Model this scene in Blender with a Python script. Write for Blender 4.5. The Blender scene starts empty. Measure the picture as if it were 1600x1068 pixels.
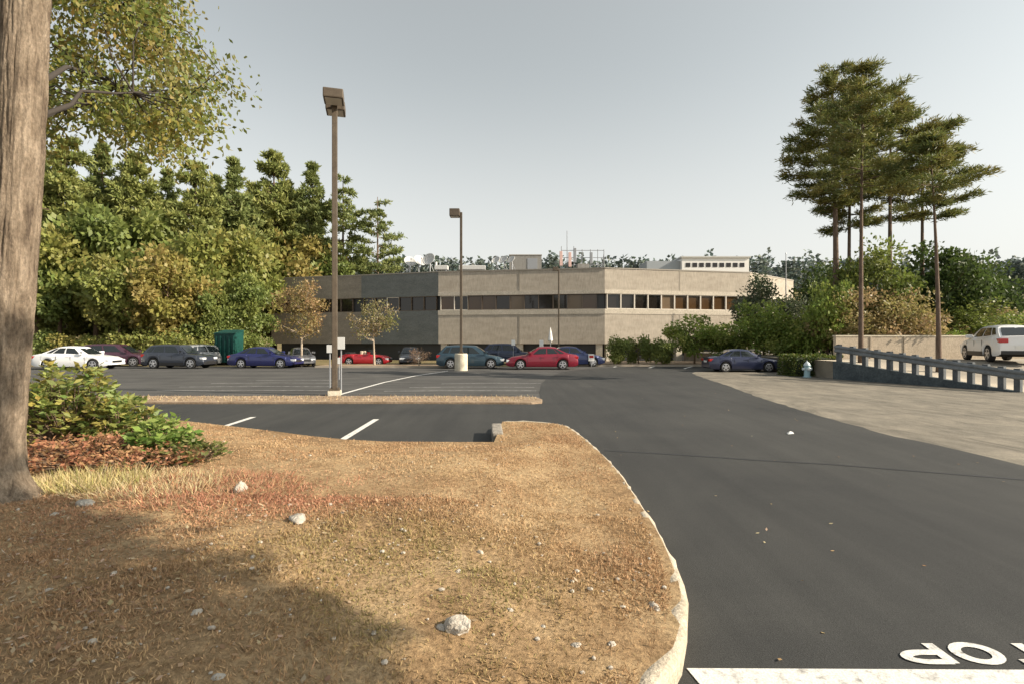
import bpy, bmesh, math, random
import numpy as np
from mathutils import Vector, Matrix, noise
from mathutils.geometry import delaunay_2d_cdt

R = math.radians
scene = bpy.context.scene
COL = scene.collection

# ------------------------------------------------------------------ camera
CAM_H = 1.75
F, CX, CY = 800.0, 800.0, 534.0          # the photo's focal length and centre, in its pixels
cam = bpy.data.cameras.new('camera')
cam.sensor_fit = 'HORIZONTAL'; cam.sensor_width = 36; cam.lens = 18
cam.clip_start = 0.05; cam.clip_end = 3000
camo = bpy.data.objects.new('camera', cam); COL.objects.link(camo)
camo.location = (0, 0, CAM_H); camo.rotation_euler = (R(90), 0, 0)
scene.camera = camo

# ------------------------------------------------------------------ sky, sun, exposure
SUN_BEHIND, SUN_EL = 13.0, 29.0           # sun to the right, a little behind the camera
S = Vector((math.cos(R(SUN_BEHIND)) * math.cos(R(SUN_EL)), -math.sin(R(SUN_BEHIND)) * math.cos(R(SUN_EL)), math.sin(R(SUN_EL))))
world = bpy.data.worlds.new('World'); scene.world = world
world.use_nodes = True
wn = world.node_tree
sky = wn.nodes.new('ShaderNodeTexSky'); sky.sky_type = 'NISHITA'; sky.sun_disc = False
sky.sun_elevation = R(SUN_EL); sky.sun_rotation = math.atan2(S.x, S.y)
sky.air_density = 1.0; sky.dust_density = 2.4; sky.ozone_density = 1.0; sky.altitude = 0
hs = wn.nodes.new('ShaderNodeHueSaturation'); hs.inputs['Saturation'].default_value = 0.3
bg = wn.nodes['Background']; bg.inputs['Strength'].default_value = 0.112
hz = wn.nodes.new('ShaderNodeMix'); hz.data_type = 'RGBA'; tcs = wn.nodes.new('ShaderNodeTexCoord'); sp_ = wn.nodes.new('ShaderNodeSeparateXYZ'); wn.links.new(tcs.outputs['Generated'], sp_.inputs[0])
mr = wn.nodes.new('ShaderNodeMapRange'); mr.interpolation_type = 'SMOOTHSTEP'; mr.inputs['From Min'].default_value = -.02; mr.inputs['From Max'].default_value = .5; mr.inputs['To Min'].default_value = .8; mr.inputs['To Max'].default_value = .12
wn.links.new(sp_.outputs['Z'], mr.inputs['Value']); wn.links.new(mr.outputs[0], hz.inputs[0])   # thin overall haze in the air
hz.inputs[7].default_value = (4.95, 4.85, 4.6, 1)
wn.links.new(sky.outputs[0], hs.inputs['Color']); tn = wn.nodes.new('ShaderNodeMix'); tn.data_type = 'RGBA'; tn.blend_type = 'MULTIPLY'; tn.inputs[0].default_value = 1; tn.inputs[7].default_value = (1, 1.035, .975, 1)
wn.links.new(hs.outputs[0], tn.inputs[6]); wn.links.new(tn.outputs[2], hz.inputs[6]); wn.links.new(hz.outputs[2], bg.inputs['Color'])
sun = bpy.data.lights.new('sun', 'SUN'); sun.energy = 4.9; sun.angle = R(0.5); sun.color = (1.0, 0.87, 0.69)
suno = bpy.data.objects.new('sun', sun); COL.objects.link(suno)
suno.rotation_euler = S.to_track_quat('Z', 'Y').to_euler(); suno.location = (20, -10, 30)
scene.view_settings.view_transform = 'Standard'; scene.view_settings.look = 'None'
scene.view_settings.exposure = 0.75; scene.view_settings.gamma = 1
try:
    scene.cycles.max_bounces = 6; scene.cycles.diffuse_bounces = 3; scene.cycles.transparent_max_bounces = 4
    scene.cycles.use_denoising = True
except Exception: pass

# ------------------------------------------------------------------ helpers
def G(px, py, z=0.0):                      # the point at height z under a pixel of the photo
    d = (CAM_H - z) * F / (py - CY)
    return ((px - CX) / F * d, d)
def ZP(py, d): return CAM_H - (py - CY) / F * d
def XP(px, d): return (px - CX) / F * d

def tag(o, label=None, cat=None, group=None, kind=None):
    if label: o['label'] = label
    if cat: o['category'] = cat
    if group: o['group'] = group
    if kind: o['kind'] = kind
    return o
def empty(name, loc=(0, 0, 0), rz=0, **k):
    o = bpy.data.objects.new(name, None); COL.objects.link(o)
    o.location = loc; o.rotation_euler = (0, 0, rz); o.empty_display_size = .2
    return tag(o, **k)
def copy_tree(o, parent=None):
    c = o.copy(); COL.objects.link(c)
    c.parent = parent
    for ch in [x for x in list(o.children)]:
        copy_tree(ch, c)
    return c

class MB:
    def __init__(s): s.v = []; s.f = []; s.m = []
    def add(s, verts, faces, mi=0):
        b = len(s.v); s.v += [tuple(v) for v in verts]
        s.f += [tuple(b + i for i in f) for f in faces]; s.m += [mi] * len(faces); return s
    def box(s, x0, y0, z0, x1, y1, z1, mi=0, M=None):
        vs = [(x0,y0,z0),(x1,y0,z0),(x1,y1,z0),(x0,y1,z0),(x0,y0,z1),(x1,y0,z1),(x1,y1,z1),(x0,y1,z1)]
        if M is not None: vs = [M @ Vector(v) for v in vs]
        return s.add(vs, [(3,2,1,0),(4,5,6,7),(0,1,5,4),(1,2,6,5),(2,3,7,6),(3,0,4,7)], mi)
    def rbox(s, x0, y0, z0, x1, y1, z1, b=.03, mi=0, M=None):     # box with chamfered edges
        bm = bmesh.new(); bmesh.ops.create_cube(bm, size=1)
        for v in bm.verts: v.co = Vector(((x0+x1)/2 + v.co.x*(x1-x0), (y0+y1)/2 + v.co.y*(y1-y0), (z0+z1)/2 + v.co.z*(z1-z0)))
        bmesh.ops.bevel(bm, geom=bm.edges[:], offset=b, segments=2, affect='EDGES', profile=.6)
        bm.verts.index_update()
        vs = [(M @ v.co if M is not None else v.co.copy()) for v in bm.verts]
        s.add(vs, [[v.index for v in f.verts] for f in bm.faces], mi); bm.free(); return s
    def tube(s, pts, rad, n=8, mi=0, cap=True):
        pts = [Vector(p) for p in pts]
        if not hasattr(rad, '__len__'): rad = [rad] * len(pts)
        rings = []; ref = None
        for i, p in enumerate(pts):
            t = (pts[min(i+1, len(pts)-1)] - pts[max(i-1, 0)])
            t = t.normalized() if t.length > 1e-9 else Vector((0,0,1))
            a = ref if ref is not None else (Vector((1,0,0)) if abs(t.x) < .8 else Vector((0,1,0)))
            u = (a - t * a.dot(t)).normalized(); ref = u; w = t.cross(u)
            rings.append([p + (u*math.cos(2*math.pi*k/n) + w*math.sin(2*math.pi*k/n)) * rad[i] for k in range(n)])
        vs = [v for r in rings for v in r]; fs = []
        for i in range(len(pts)-1):
            for k in range(n):
                fs.append((i*n+k, i*n+(k+1)%n, (i+1)*n+(k+1)%n, (i+1)*n+k))
        if cap: fs += [tuple(range(n))[::-1], tuple((len(pts)-1)*n+k for k in range(n))]
        return s.add(vs, fs, mi)
    def prism(s, poly, z0, z1, mi=0):
        n = len(poly)
        a = sum(poly[i][0]*poly[(i+1)%n][1]-poly[(i+1)%n][0]*poly[i][1] for i in range(n))
        if a < 0: poly = poly[::-1]
        vs = [(x,y,z0) for x,y in poly] + [(x,y,z1) for x,y in poly]
        return s.add(vs, [tuple(range(n))[::-1], tuple(range(n,2*n))] + [(i,(i+1)%n,n+(i+1)%n,n+i) for i in range(n)], mi)
    def build(s, name, mats, parent=None, smooth=False, angle=None):
        me = bpy.data.meshes.new(name); me.from_pydata(s.v, [], s.f); me.update()
        mats = mats if isinstance(mats, (list, tuple)) else [mats]
        for m in mats: me.materials.append(m)
        if len(mats) > 1: me.polygons.foreach_set('material_index', s.m)
        if smooth: me.polygons.foreach_set('use_smooth', [True]*len(me.polygons))
        if smooth and angle:
            try: me.set_sharp_from_angle(angle=R(angle))
            except Exception: pass
        o = bpy.data.objects.new(name, me); COL.objects.link(o); o.parent = parent
        return o

# ------------------------------------------------------------------ materials
MATS = {}
def pm(name, col, rough=.7, metal=0.0, coat=0.0, spec=.5):
    m = bpy.data.materials.new(name); m.use_nodes = True
    b = m.node_tree.nodes['Principled BSDF']
    b.inputs['Base Color'].default_value = (*col, 1); b.inputs['Roughness'].default_value = rough
    b.inputs['Metallic'].default_value = metal; b.inputs['Coat Weight'].default_value = coat
    b.inputs['Coat Roughness'].default_value = .04
    b.inputs['Specular IOR Level'].default_value = spec
    MATS[name] = m; return m
def N(m, t, **k):
    n = m.node_tree.nodes.new(t)
    for a, v in k.items(): setattr(n, a, v)
    return n
def coords(m, scale=(1,1,1), kind='pos', rot=0):
    if kind == 'pos': g = N(m, 'ShaderNodeNewGeometry').outputs['Position']
    else: g = N(m, 'ShaderNodeTexCoord').outputs['Object']
    mp = N(m, 'ShaderNodeMapping'); mp.inputs['Scale'].default_value = scale; mp.inputs['Rotation'].default_value = (0,0,rot)
    m.node_tree.links.new(g, mp.inputs['Vector']); return mp.outputs[0]
def noise_tex(m, vec, scale, detail=5, rough=.6, dist=0):
    n = N(m, 'ShaderNodeTexNoise'); n.inputs['Scale'].default_value = scale; n.inputs['Detail'].default_value = detail
    n.inputs['Roughness'].default_value = rough; n.inputs['Distortion'].default_value = dist
    m.node_tree.links.new(vec, n.inputs['Vector']); return n.outputs['Fac']
def ramp(m, fac, stops):
    r = N(m, 'ShaderNodeValToRGB'); e = r.color_ramp.elements
    while len(e) < len(stops): e.new(.5)
    for i, (p, c) in enumerate(stops): e[i].position = p; e[i].color = (*c, 1)
    m.node_tree.links.new(fac, r.inputs[0]); return r.outputs[0]
def mix(m, fac, a, b, blend='MIX'):
    x = N(m, 'ShaderNodeMix', data_type='RGBA', blend_type=blend)
    L = m.node_tree.links
    if isinstance(fac, (int, float)): x.inputs[0].default_value = fac
    else: L.new(fac, x.inputs[0])
    for v, i in ((a, 6), (b, 7)):
        if isinstance(v, tuple): x.inputs[i].default_value = (*v, 1)
        else: L.new(v, x.inputs[i])
    return x.outputs[2]
def out_col(m, c): m.node_tree.links.new(c, m.node_tree.nodes['Principled BSDF'].inputs['Base Color'])
def bump(m, h, strength=.3, dist=.02):
    b = N(m, 'ShaderNodeBump'); b.inputs['Strength'].default_value = strength; b.inputs['Distance'].default_value = dist
    m.node_tree.links.new(h, b.inputs['Height']); m.node_tree.links.new(b.outputs[0], m.node_tree.nodes['Principled BSDF'].inputs['Normal'])
def mottled(name, c1, c2, scale=3, rough=.85, stretch=(1,1,1), b=.3, bd=.01, kind='pos', fine=40, lo=.35, hi=.65, spec=.3):
    m = pm(name, c1, rough, spec=spec); v = coords(m, stretch, kind)
    f = noise_tex(m, v, scale, 6); c = ramp(m, f, [(lo, c1), (hi, c2)])
    f2 = noise_tex(m, v, fine, 3); g = ramp(m, f2, [(.3, (.72,.72,.72)), (.7, (1.15,1.15,1.15))])
    out_col(m, mix(m, 1.0, c, g, 'MULTIPLY')); bump(m, f2, b, bd); return m

def leaf_mat(name, rough=.55, trans=.3):
    m = pm(name, (.1,.2,.05), rough, spec=.35)
    at = N(m, 'ShaderNodeAttribute', attribute_name='Col'); L = m.node_tree.links
    bs = m.node_tree.nodes['Principled BSDF']; L.new(at.outputs['Color'], bs.inputs['Base Color'])
    if trans > 0:
        tr = N(m, 'ShaderNodeBsdfTranslucent'); L.new(at.outputs['Color'], tr.inputs['Color'])
        mx = N(m, 'ShaderNodeMixShader'); mx.inputs[0].default_value = trans
        L.new(bs.outputs[0], mx.inputs[1]); L.new(tr.outputs[0], mx.inputs[2])
        L.new(mx.outputs[0], m.node_tree.nodes['Material Output'].inputs['Surface'])
    return m
LEAF = leaf_mat('leaf', .5, .42)
NEEDLE = leaf_mat('needle', .6, .3)
STRAW = leaf_mat('straw', .8, .25)
PEBBLE = leaf_mat('pebble', .85, 0)
BARK = mottled('bark_brown', (.13,.09,.06), (.24,.17,.12), 6, .95, (3,3,.5), .8, .03)
BARKP = mottled('pine_bark', (.115,.08,.06), (.2,.145,.11), 5, .95, (3,3,.6), .8, .03)
BARKL = mottled('pale_bark', (.36,.29,.22), (.5,.42,.33), 5, .9, (3,3,.6), .5, .02)

# ------------------------------------------------------------------ foliage
def leaves(name, C, D, Ls, Ws, cols, mat, parent=None, seed=0, flat=None, shape=.45):
    """one diamond-shaped leaf per row: base C, direction D, length, width, colour"""
    rng = np.random.default_rng(seed)
    n = len(C); D = D / np.linalg.norm(D, axis=1, keepdims=True)
    Q = rng.normal(size=(n,3))
    if flat is not None: Q = Q * (1-flat) + np.array([[0,0,1.]]) * flat * 2
    Sd = np.cross(D, Q); Sd /= (np.linalg.norm(Sd, axis=1, keepdims=True) + 1e-9)
    Ls = np.asarray(Ls).reshape(-1,1) * np.ones((n,1)); Ws = np.asarray(Ws).reshape(-1,1) * np.ones((n,1))
    V = np.empty((n,4,3)); mid = C + D*Ls*shape
    V[:,0] = C; V[:,1] = mid + Sd*Ws*.5; V[:,2] = C + D*Ls; V[:,3] = mid - Sd*Ws*.5
    me = bpy.data.meshes.new(name)
    me.vertices.add(4*n); me.vertices.foreach_set('co', V.reshape(-1).astype(np.float32))
    me.loops.add(4*n); me.loops.foreach_set('vertex_index', np.arange(4*n, dtype=np.int32))
    me.polygons.add(n); me.polygons.foreach_set('loop_start', np.arange(0,4*n,4, dtype=np.int32))
    try: me.polygons.foreach_set('loop_total', np.full(n,4,dtype=np.int32))
    except Exception: pass
    at = me.attributes.new('Col', 'FLOAT_COLOR', 'POINT')
    c4 = np.ones((n,4,4), dtype=np.float32); c4[:,:,:3] = np.clip(cols,0,1)[:,None,:]
    at.data.foreach_set('color', c4.reshape(-1))
    me.update(calc_edges=True); me.validate()
    me.materials.append(mat)
    o = bpy.data.objects.new(name, me); COL.objects.link(o); o.parent = parent
    return o
def jitter(rng, pal, n, amt=.25, w=None):
    pal = np.array(pal); i = rng.choice(len(pal), n, p=w)
    return pal[i] * (1 + rng.uniform(-amt, amt, (n,1))) * (1 + rng.uniform(-.08,.08,(n,3)))

def broadleaf(name, h, r, th, tr, seed, pal, nc=26, nl=150, ls=.3, lw=.2, clump=.33, bark=None, droop=.0, hollow=.35, zsq=1.0, limbs=True, parent_tag=None, flat_bottom=0):
    """tree: trunk with limbs reaching the leaf clumps, crown of many separate leaves"""
    rng = np.random.default_rng(seed); t = empty(name)
    zc = (h + th) / 2; rz = (h - th) / 2
    cl = []
    while len(cl) < nc:
        p = rng.normal(size=3); p /= np.linalg.norm(p); q = p * (hollow + (1-hollow) * rng.random() ** .6)
        if flat_bottom and q[2] < -flat_bottom: continue
        k = 1 + .22 * math.sin(3.1*p[0] + seed) * math.cos(2.3*p[1] + seed*1.7)
        cl.append((q[0]*r*.8*k, q[1]*r*.8*k, zc + q[2]*rz*.86*zsq))
    cl = np.array(cl)
    mb = MB()
    top = Vector((rng.uniform(-.1,.1)*r, rng.uniform(-.1,.1)*r, th + rz*1.1))
    mb.tube([(0,0,-.15), (0,0,.15), (top.x*.2, top.y*.2, th*.6), (top.x*.5, top.y*.5, th + rz*.3), top], [tr*1.5, tr*1.1, tr*.9, tr*.65, tr*.2], 9)
    if limbs:
        for c in cl[::2]:
            c = Vector(c); z0 = max(th*.75, min(c.z - .35*(c.xy.length), th + rz)); b0 = Vector((top.x*.4, top.y*.4, z0))
            m_ = b0.lerp(c, .55) + Vector((0,0,-.05*r))
            mb.tube([b0, m_, c], [tr*.42, tr*.26, tr*.08], 6, cap=False)
    mb.build('trunk', bark or BARK, t, smooth=True)
    C = []; K = []; D = []
    for i, c in enumerate(cl):
        rr = r * clump * rng.uniform(.7, 1.25); n = int(nl * rng.uniform(.7, 1.3))
        d = rng.normal(size=(n,3)); d /= np.linalg.norm(d, axis=1, keepdims=True)
        rad = rr * rng.random((n,1)) ** .45
        C.append(c + d * rad * np.array([1,1,.8])); D.append(d + rng.normal(size=(n,3))*.9 + np.array([0,0,-droop]))
        base = np.array(pal)[rng.integers(len(pal))]
        K.append(base * .6 + jitter(rng, pal, n, .3) * .4 * 1.0)
    C = np.vstack(C); D = np.vstack(D); K = np.vstack(K)
    leaves('crown', C, D, ls*rng.uniform(.6,1.3,len(C)), lw*rng.uniform(.6,1.3,len(C)), K, LEAF, t, seed)
    return t

def pine(name, h, base, rmax, tr, seed, pal, whorl=.75, nb=6, tuft=24, nl=.45, nw=.09, env='cone', lean=(0,0), gaps=.1, up=.25, bark=None, thin=1.0, jit=None):
    rng = np.random.default_rng(seed); t = empty(name)
    mb = MB(); C = []; D = []; K = []
    def axis(z): f = z/h; return Vector((lean[0]*f*f, lean[1]*f*f, z))
    zs = np.linspace(-.15, h, 10)
    mb.tube([axis(z) for z in zs], [tr*1.25] + [tr*(1 - .85*max(0,z)/h) for z in zs[1:]], 9)
    z = base
    while z < h:
        f = (z - base) / max(.01, h - base)
        if env == 'cone': rad = rmax * (1 - f) ** .75 * (1 if f > .12 else .75 + 2*f)
        elif env == 'round': rad = rmax * max(.06, (1-f)) ** .62 * min(1, .62 + 1.6*f)
        else: rad = rmax * (.55 + .45*math.sin(math.pi*min(1, f*1.1 + .1))) * (1 if f < .85 else .55)
        k = nb + rng.integers(-1, 2); a0 = rng.random()*6.28
        for b in range(k):
            if rng.random() < gaps: continue
            a = a0 + b*6.283/k + rng.normal()*.25
            L_ = rad * (rng.uniform(.55, 1.12) if env != 'flat' else rng.uniform(.45, 1.25)) if not jit else rad * rng.uniform(*jit)
            dz = rng.uniform(.02, up) * L_ * (.4 + f)
            p0 = axis(z + rng.uniform(-.3,.3)*whorl); dirh = Vector((math.cos(a), math.sin(a), 0))
            p1 = p0 + dirh*L_*.55 + Vector((0,0,dz*.25 - .05*L_)); p2 = p0 + dirh*L_ + Vector((0,0,dz))
            mb.tube([p0, p1, p2], [max(.02,tr*.22*(1-f*.5)), max(.014,tr*.13), .008], 5, cap=False)
            nt = max(2, int(L_ / (.42)))
            for j in range(nt):
                u = .35 + .65*(j + rng.random())/nt if L_ > .9 else rng.random()
                q = p0.lerp(p1, u*2) if u < .5 else p1.lerp(p2, u*2 - 1)
                side = Vector((-dirh.y, dirh.x, 0)) * rng.normal() * L_ * .16 * (1.25 - u*.5)
                c = np.array(q + side); n = int(tuft * rng.uniform(.6, 1.3))
                dd = rng.normal(size=(n,3))*.75 + np.array(dirh)*.55 + np.array([0,0,.45])
                if thin < 1: dd[:,2] *= .7
                C.append(c + rng.normal(size=(n,3)) * np.array([.2,.2,.1*thin])*(.6+.1*L_)*(1.15 if thin < 1 else 1)); D.append(dd)
                base_c = np.array(pal)[rng.integers(len(pal))]
                K.append(base_c * .55 + jitter(rng, pal, n, .3) * .45)
        z += whorl * rng.uniform(.7, 1.3)
    C = np.vstack(C); D = np.vstack(D); K = np.vstack(K)
    mb.build('trunk', bark or BARKP, t, smooth=True)
    leaves('crown', C, D, nl*rng.uniform(.7,1.25,len(C)), nw*rng.uniform(.7,1.3,len(C)), K, NEEDLE, t, seed, shape=.5)
    return t
def place(t, x, y, z=0, rz=0, s=1.0, sz=None, label=None, cat=None, group=None, first=False):
    o = t if first else copy_tree(t)
    o.location = (x, y, z); o.rotation_euler = (0, 0, rz); o.scale = (s, s, sz or s)
    return tag(o, label, cat, group)

# ------------------------------------------------------------------ ground and paving
def sheet(name, poly, z, mat, kind='structure', dense=None):
    m = MB(); n = len(poly)
    a = sum(poly[i][0]*poly[(i+1)%n][1]-poly[(i+1)%n][0]*poly[i][1] for i in range(n))
    if a < 0: poly = poly[::-1]
    m.add([(x,y,z) for x,y in poly], [tuple(range(n))])
    o = m.build(name, mat); tag(o, kind=kind); return o

m = pm('earth', (.16,.13,.07), .95, spec=.2); v = coords(m)
c = ramp(m, noise_tex(m, v, .35, 8), [(.3,(.12,.11,.045)),(.5,(.2,.16,.085)),(.7,(.29,.22,.13))])
f2 = noise_tex(m, v, 14, 5); out_col(m, mix(m, .7, c, ramp(m, f2, [(.3,(.5,.5,.5)),(.7,(1.3,1.3,1.2))]), 'MULTIPLY')); bump(m, f2, .6, .05)
EARTH = m
# ground as one sheet to the horizon, with a wooded rise behind the offices
gm = MB(); xs = sorted(set(list(np.linspace(-900,900,31)) + list(np.linspace(-240,260,41)))); ys = [-300,-100,-30,0,20,40,60,80,90,100,110,120,130,140,160,180,220,300,600,1200,2200]
def hill(x, y):
    s = min(1, max(0, (y - 82) / 45)); s = s*s*(3-2*s)
    return s * (13.5 + 1.6*noise.noise(Vector((x*.02, y*.02, 3)))) * (1 if y < 300 else .9)
gv = [(x, y, hill(x, y)) for y in ys for x in xs]; nx = len(xs)
gm.add(gv, [(j*nx+i, j*nx+i+1, (j+1)*nx+i+1, (j+1)*nx+i) for j in range(len(ys)-1) for i in range(nx-1)])
tag(gm.build('ground', EARTH, smooth=True), kind='structure')

# fresh black asphalt
m = pm('fresh_asphalt', (.05,.05,.052), .82, spec=.3); v = coords(m)
big = ramp(m, noise_tex(m, v, .28, 6, .65, .6), [(.3,(.027,.028,.0295)),(.7,(.047,.0475,.047))])
streak = ramp(m, noise_tex(m, coords(m, (2.2,.12,1)), 1.3, 5), [(.35,(.86,.86,.86)),(.65,(1.1,1.09,1.07))])
fine = noise_tex(m, v, 130, 3, .7); sp = ramp(m, fine, [(.28,(.5,.5,.5)),(.72,(1.6,1.6,1.56))])
out_col(m, mix(m, 1, mix(m, 1, big, streak, 'MULTIPLY'), sp, 'MULTIPLY')); bump(m, fine, .5, .006)
ASPH = m
# weathered lot
m = pm('old_asphalt', (.1,.1,.1), .9, spec=.25); v = coords(m)
big = ramp(m, noise_tex(m, v, .5, 7, .65, .5), [(.28,(.055,.054,.054)),(.5,(.075,.074,.073)),(.75,(.1,.097,.093))])
streak = ramp(m, noise_tex(m, coords(m, (.09,2.6,1)), 1.1, 5), [(.38,(.78,.78,.78)),(.62,(1.18,1.17,1.14))])
fine = noise_tex(m, v, 90, 3, .7); sp = ramp(m, fine, [(.3,(.7,.7,.7)),(.7,(1.3,1.3,1.3))])
out_col(m, mix(m, 1, mix(m, 1, big, streak, 'MULTIPLY'), sp, 'MULTIPLY')); bump(m, fine, .4, .006)
OLD = m
# sandy worn pavement on the right
m = pm('sandy_pavement', (.3,.25,.19), .95, spec=.2); v = coords(m)
big = ramp(m, noise_tex(m, v, .7, 8, .7, .8), [(.25,(.12,.11,.095)),(.45,(.175,.16,.135)),(.6,(.23,.207,.172)),(.8,(.16,.147,.127))])
streak = ramp(m, noise_tex(m, coords(m, (1.5,.45,1), rot=R(-8)), .9, 9, .78, 1.6), [(.34,(.6,.6,.61)),(.47,(.92,.92,.91)),(.64,(1.2,1.19,1.17))])
fine = noise_tex(m, v, 60, 4, .75); sp = ramp(m, fine, [(.3,(.68,.68,.68)),(.7,(1.28,1.27,1.25))])
out_col(m, mix(m, 1, mix(m, 1, big, streak, 'MULTIPLY'), sp, 'MULTIPLY')); bump(m, fine, .5, .012)
SAND = m
WHITE = mottled('road_paint', (.68,.67,.64), (.3,.29,.28), 16, .8, b=.3, fine=110, lo=.52, hi=.72)
WORN = mottled('worn_paint', (.4,.4,.39), (.2,.2,.2), 5, .85, b=.2, fine=50, lo=.4, hi=.62)
TAR = pm('tar', (.016,.016,.018), .6)

redge = [(1110,577.5),(1080,582),(1130,600),(1200,625),(1300,655),(1400,682),(1600,727)]
re = [(14.5, 31.0), G(1088,580), G(1081,583), G(1095,588.5), G(1130,600), G(1200,625), G(1300,655), G(1400,682), G(1500,703), G(1600,727), (7.3,4.0), (7.6,0), (8.5,-6)]
rng0 = random.Random(4)
rew = []
for i in range(len(re)-1):
    (x0,y0),(x1,y1) = re[i], re[i+1]; k = max(2, int(math.hypot(x1-x0,y1-y0)/.35))
    for j in range(k): rew.append((x0+(x1-x0)*j/k + rng0.uniform(-.05,.05), y0+(y1-y0)*j/k))
rew.append(re[-1])
far = [(845,627),(843,612),(846,600),(852,593),(862,587),(878,581),(905,577)]
lot_edge = [G(*p) for p in far]
sheet('old_lot', [(-60,14.5),(1.5,14.5),(1.5,20),(3,26),(6,33),(17,33),(17,36.8),(6,36.8),(-60,36.8)], .004, OLD)
sheet('driveway', rew + [(-40,-6),(-40,15.1)] + lot_edge + [G(925,575.4), G(1000,572.2), (14.8,36.6)], .009, ASPH)
sheet('sandy_verge', [(6.2,-6),(60,-6),(60,18.0),(18.2,18.0),(15.7,24.6),(16,27.5),(16,31.0),(13.6,36.6),(9,32),(6.2,20)], .005, SAND)
# markings
def stripe(name, pts, w, z, mat):
    m = MB(); n = len(pts); vs = []
    for i, p in enumerate(pts):
        a = pts[max(0,i-1)]; b = pts[min(n-1,i+1)]; d = Vector((b[0]-a[0], b[1]-a[1])).normalized(); nn = Vector((-d.y, d.x))*w/2
        vs += [(p[0]+nn.x, p[1]+nn.y, z), (p[0]-nn.x, p[1]-nn.y, z)]
    m.add(vs, [(2*i, 2*i+1, 2*i+3, 2*i+2) for i in range(n-1)])
    return tag(m.build(name, mat), kind='structure')
stripe('parking_line', [G(588,655), G(537,686), (-3.6,6.6)], .13, .014, WHITE)
stripe('parking_line', [G(396,651.5), G(345,668), (-6.6,8.6)], .13, .014, WHITE)
stripe('parking_line', [G(530,616.5), G(560,608), G(600,597), G(650,586.5), G(700,579.2)], .14, .0135, WHITE)
for (a, b, y) in ((280,520,603),(330,520,597.5),(245,515,609),(400,520,593)):
    stripe('worn_line', [G(a,y+1), G((a+b)/2,y), G(b,y+.6)], .1, .0085, WORN)
for (a, b, y) in ((640,835,604),(600,838,609.5),(690,845,598)):
    stripe('worn_line', [G(a,y+1), G((a+b)/2,y), G(b,y+.4)], .1, .0085, WORN)
for (x, y) in ((966,570.8),(1021,572),(1076,573)):
    p = G(x-7, y+2.4); q = G(x+8, y-1.6); stripe('parking_line', [p, q], .16, .016, WHITE)
stripe('pavement_seam', [G(945,704), G(1050,710), G(1180,719), G(1300,726), G(1450,738), G(1600,750), (7.6,6.0)], .055, .0125, TAR)
sb = MB(); sb.add([(.93,2.73,.014),(3.6,2.71,.014),(3.7,2.40,.014),(.99,2.42,.014)], [(3,2,1,0)])
tag(sb.build('stop_bar', WHITE), kind='structure')
# STOP, painted to be read by drivers leaving the lot (upside down from here)
def glyph(strokes, x0, y0, sx, sy, w):
    m = MB()
    for si, st in enumerate(strokes):
        pts = [(x0 - p[0]*sx, y0 - p[1]*sy) for p in st]; n = len(pts)
        vs = []
        for i, p in enumerate(pts):
            a = pts[max(0,i-1)]; b = pts[min(n-1,i+1)]; d = Vector((b[0]-a[0], b[1]-a[1])).normalized(); nn = Vector((-d.y, d.x))
            vs += [(p[0]+nn.x*w*.5, p[1]+nn.y*w*.36, .0145+.0015*si), (p[0]-nn.x*w*.5, p[1]-nn.y*w*.36, .0145)]
        m.add(vs, [(2*i, 2*i+1, 2*i+3, 2*i+2) for i in range(n-1)])
    return m
arc = lambda cx, cy, rx, ry, a0, a1, n=14: [(cx+rx*math.cos(R(a0+(a1-a0)*i/n)), cy+ry*math.sin(R(a0+(a1-a0)*i/n))) for i in range(n+1)]
P_ = [[(.1,0),(.1,1)], [(.1,.93)] + arc(.5,.7,.38,.23,90,-90) + [(.1,.47)]]
O_ = [arc(.5,.5,.38,.44,0,360,26)]
T_ = [[(.5,0),(.5,1)], [(0,.93),(1,.93)]]
S_ = [arc(.5,.72,.34,.22,20,270,16) + arc(.5,.28,.36,.22,90,-160,16)]
gx = 2.42
st = MB()
for k, g in enumerate((P_, O_, T_, S_)):
    mm = glyph(g, gx + k*.312, 2.955, .27, .185, .064)   # mirrored in x and y: turned half a circle
    st.add(mm.v, mm.f)
tag(st.build('stop_lettering', WHITE), kind='structure')

# ------------------------------------------------------------------ the dry verge (berm) with its kerb
ke = .16
kpix = [(785,659),(830,658.5),(880,664.5),(905,680),(930,701),(965,738),(1000,790),(1030,838),(1050,884),(1060,912),(1066,940),(1062,980),(1045,1030),(1020,1068)]
kerb_line = [G(px,py,ke) for px,py in kpix] + [(.35,1.6),(-.1,.7),(-.9,-.3),(-2.5,-1.0),(-16,-1.5)]
back = [(-24,-1.5),(-24,15.0),(-16,13.6),(-11,12.2),(-8,11.0),(-5.95,9.95),G(420,673,ke),G(480,681,ke),G(537,687,ke),G(600,690,ke),G(690,691,ke),G(772,691,ke)]
def spline(pts, step=.12):
    out = []
    for i in range(len(pts)-1):
        p0 = Vector(pts[max(0,i-1)]); p1 = Vector(pts[i]); p2 = Vector(pts[i+1]); p3 = Vector(pts[min(len(pts)-1,i+2)])
        k = max(1, int((p2-p1).length/step))
        for j in range(k):
            t = j/k; out.append(tuple(.5*((2*p1)+(p2-p0)*t+(2*p0-5*p1+4*p2-p3)*t*t+(3*p1-p0-3*p2+p3)*t**3)))
    out.append(tuple(pts[-1])); return out
kl = spline(kerb_line)
outline = kl + back
B = np.array([(p[0],p[1]) for p in outline]); Bn = np.roll(B,-1,axis=0)
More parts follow.
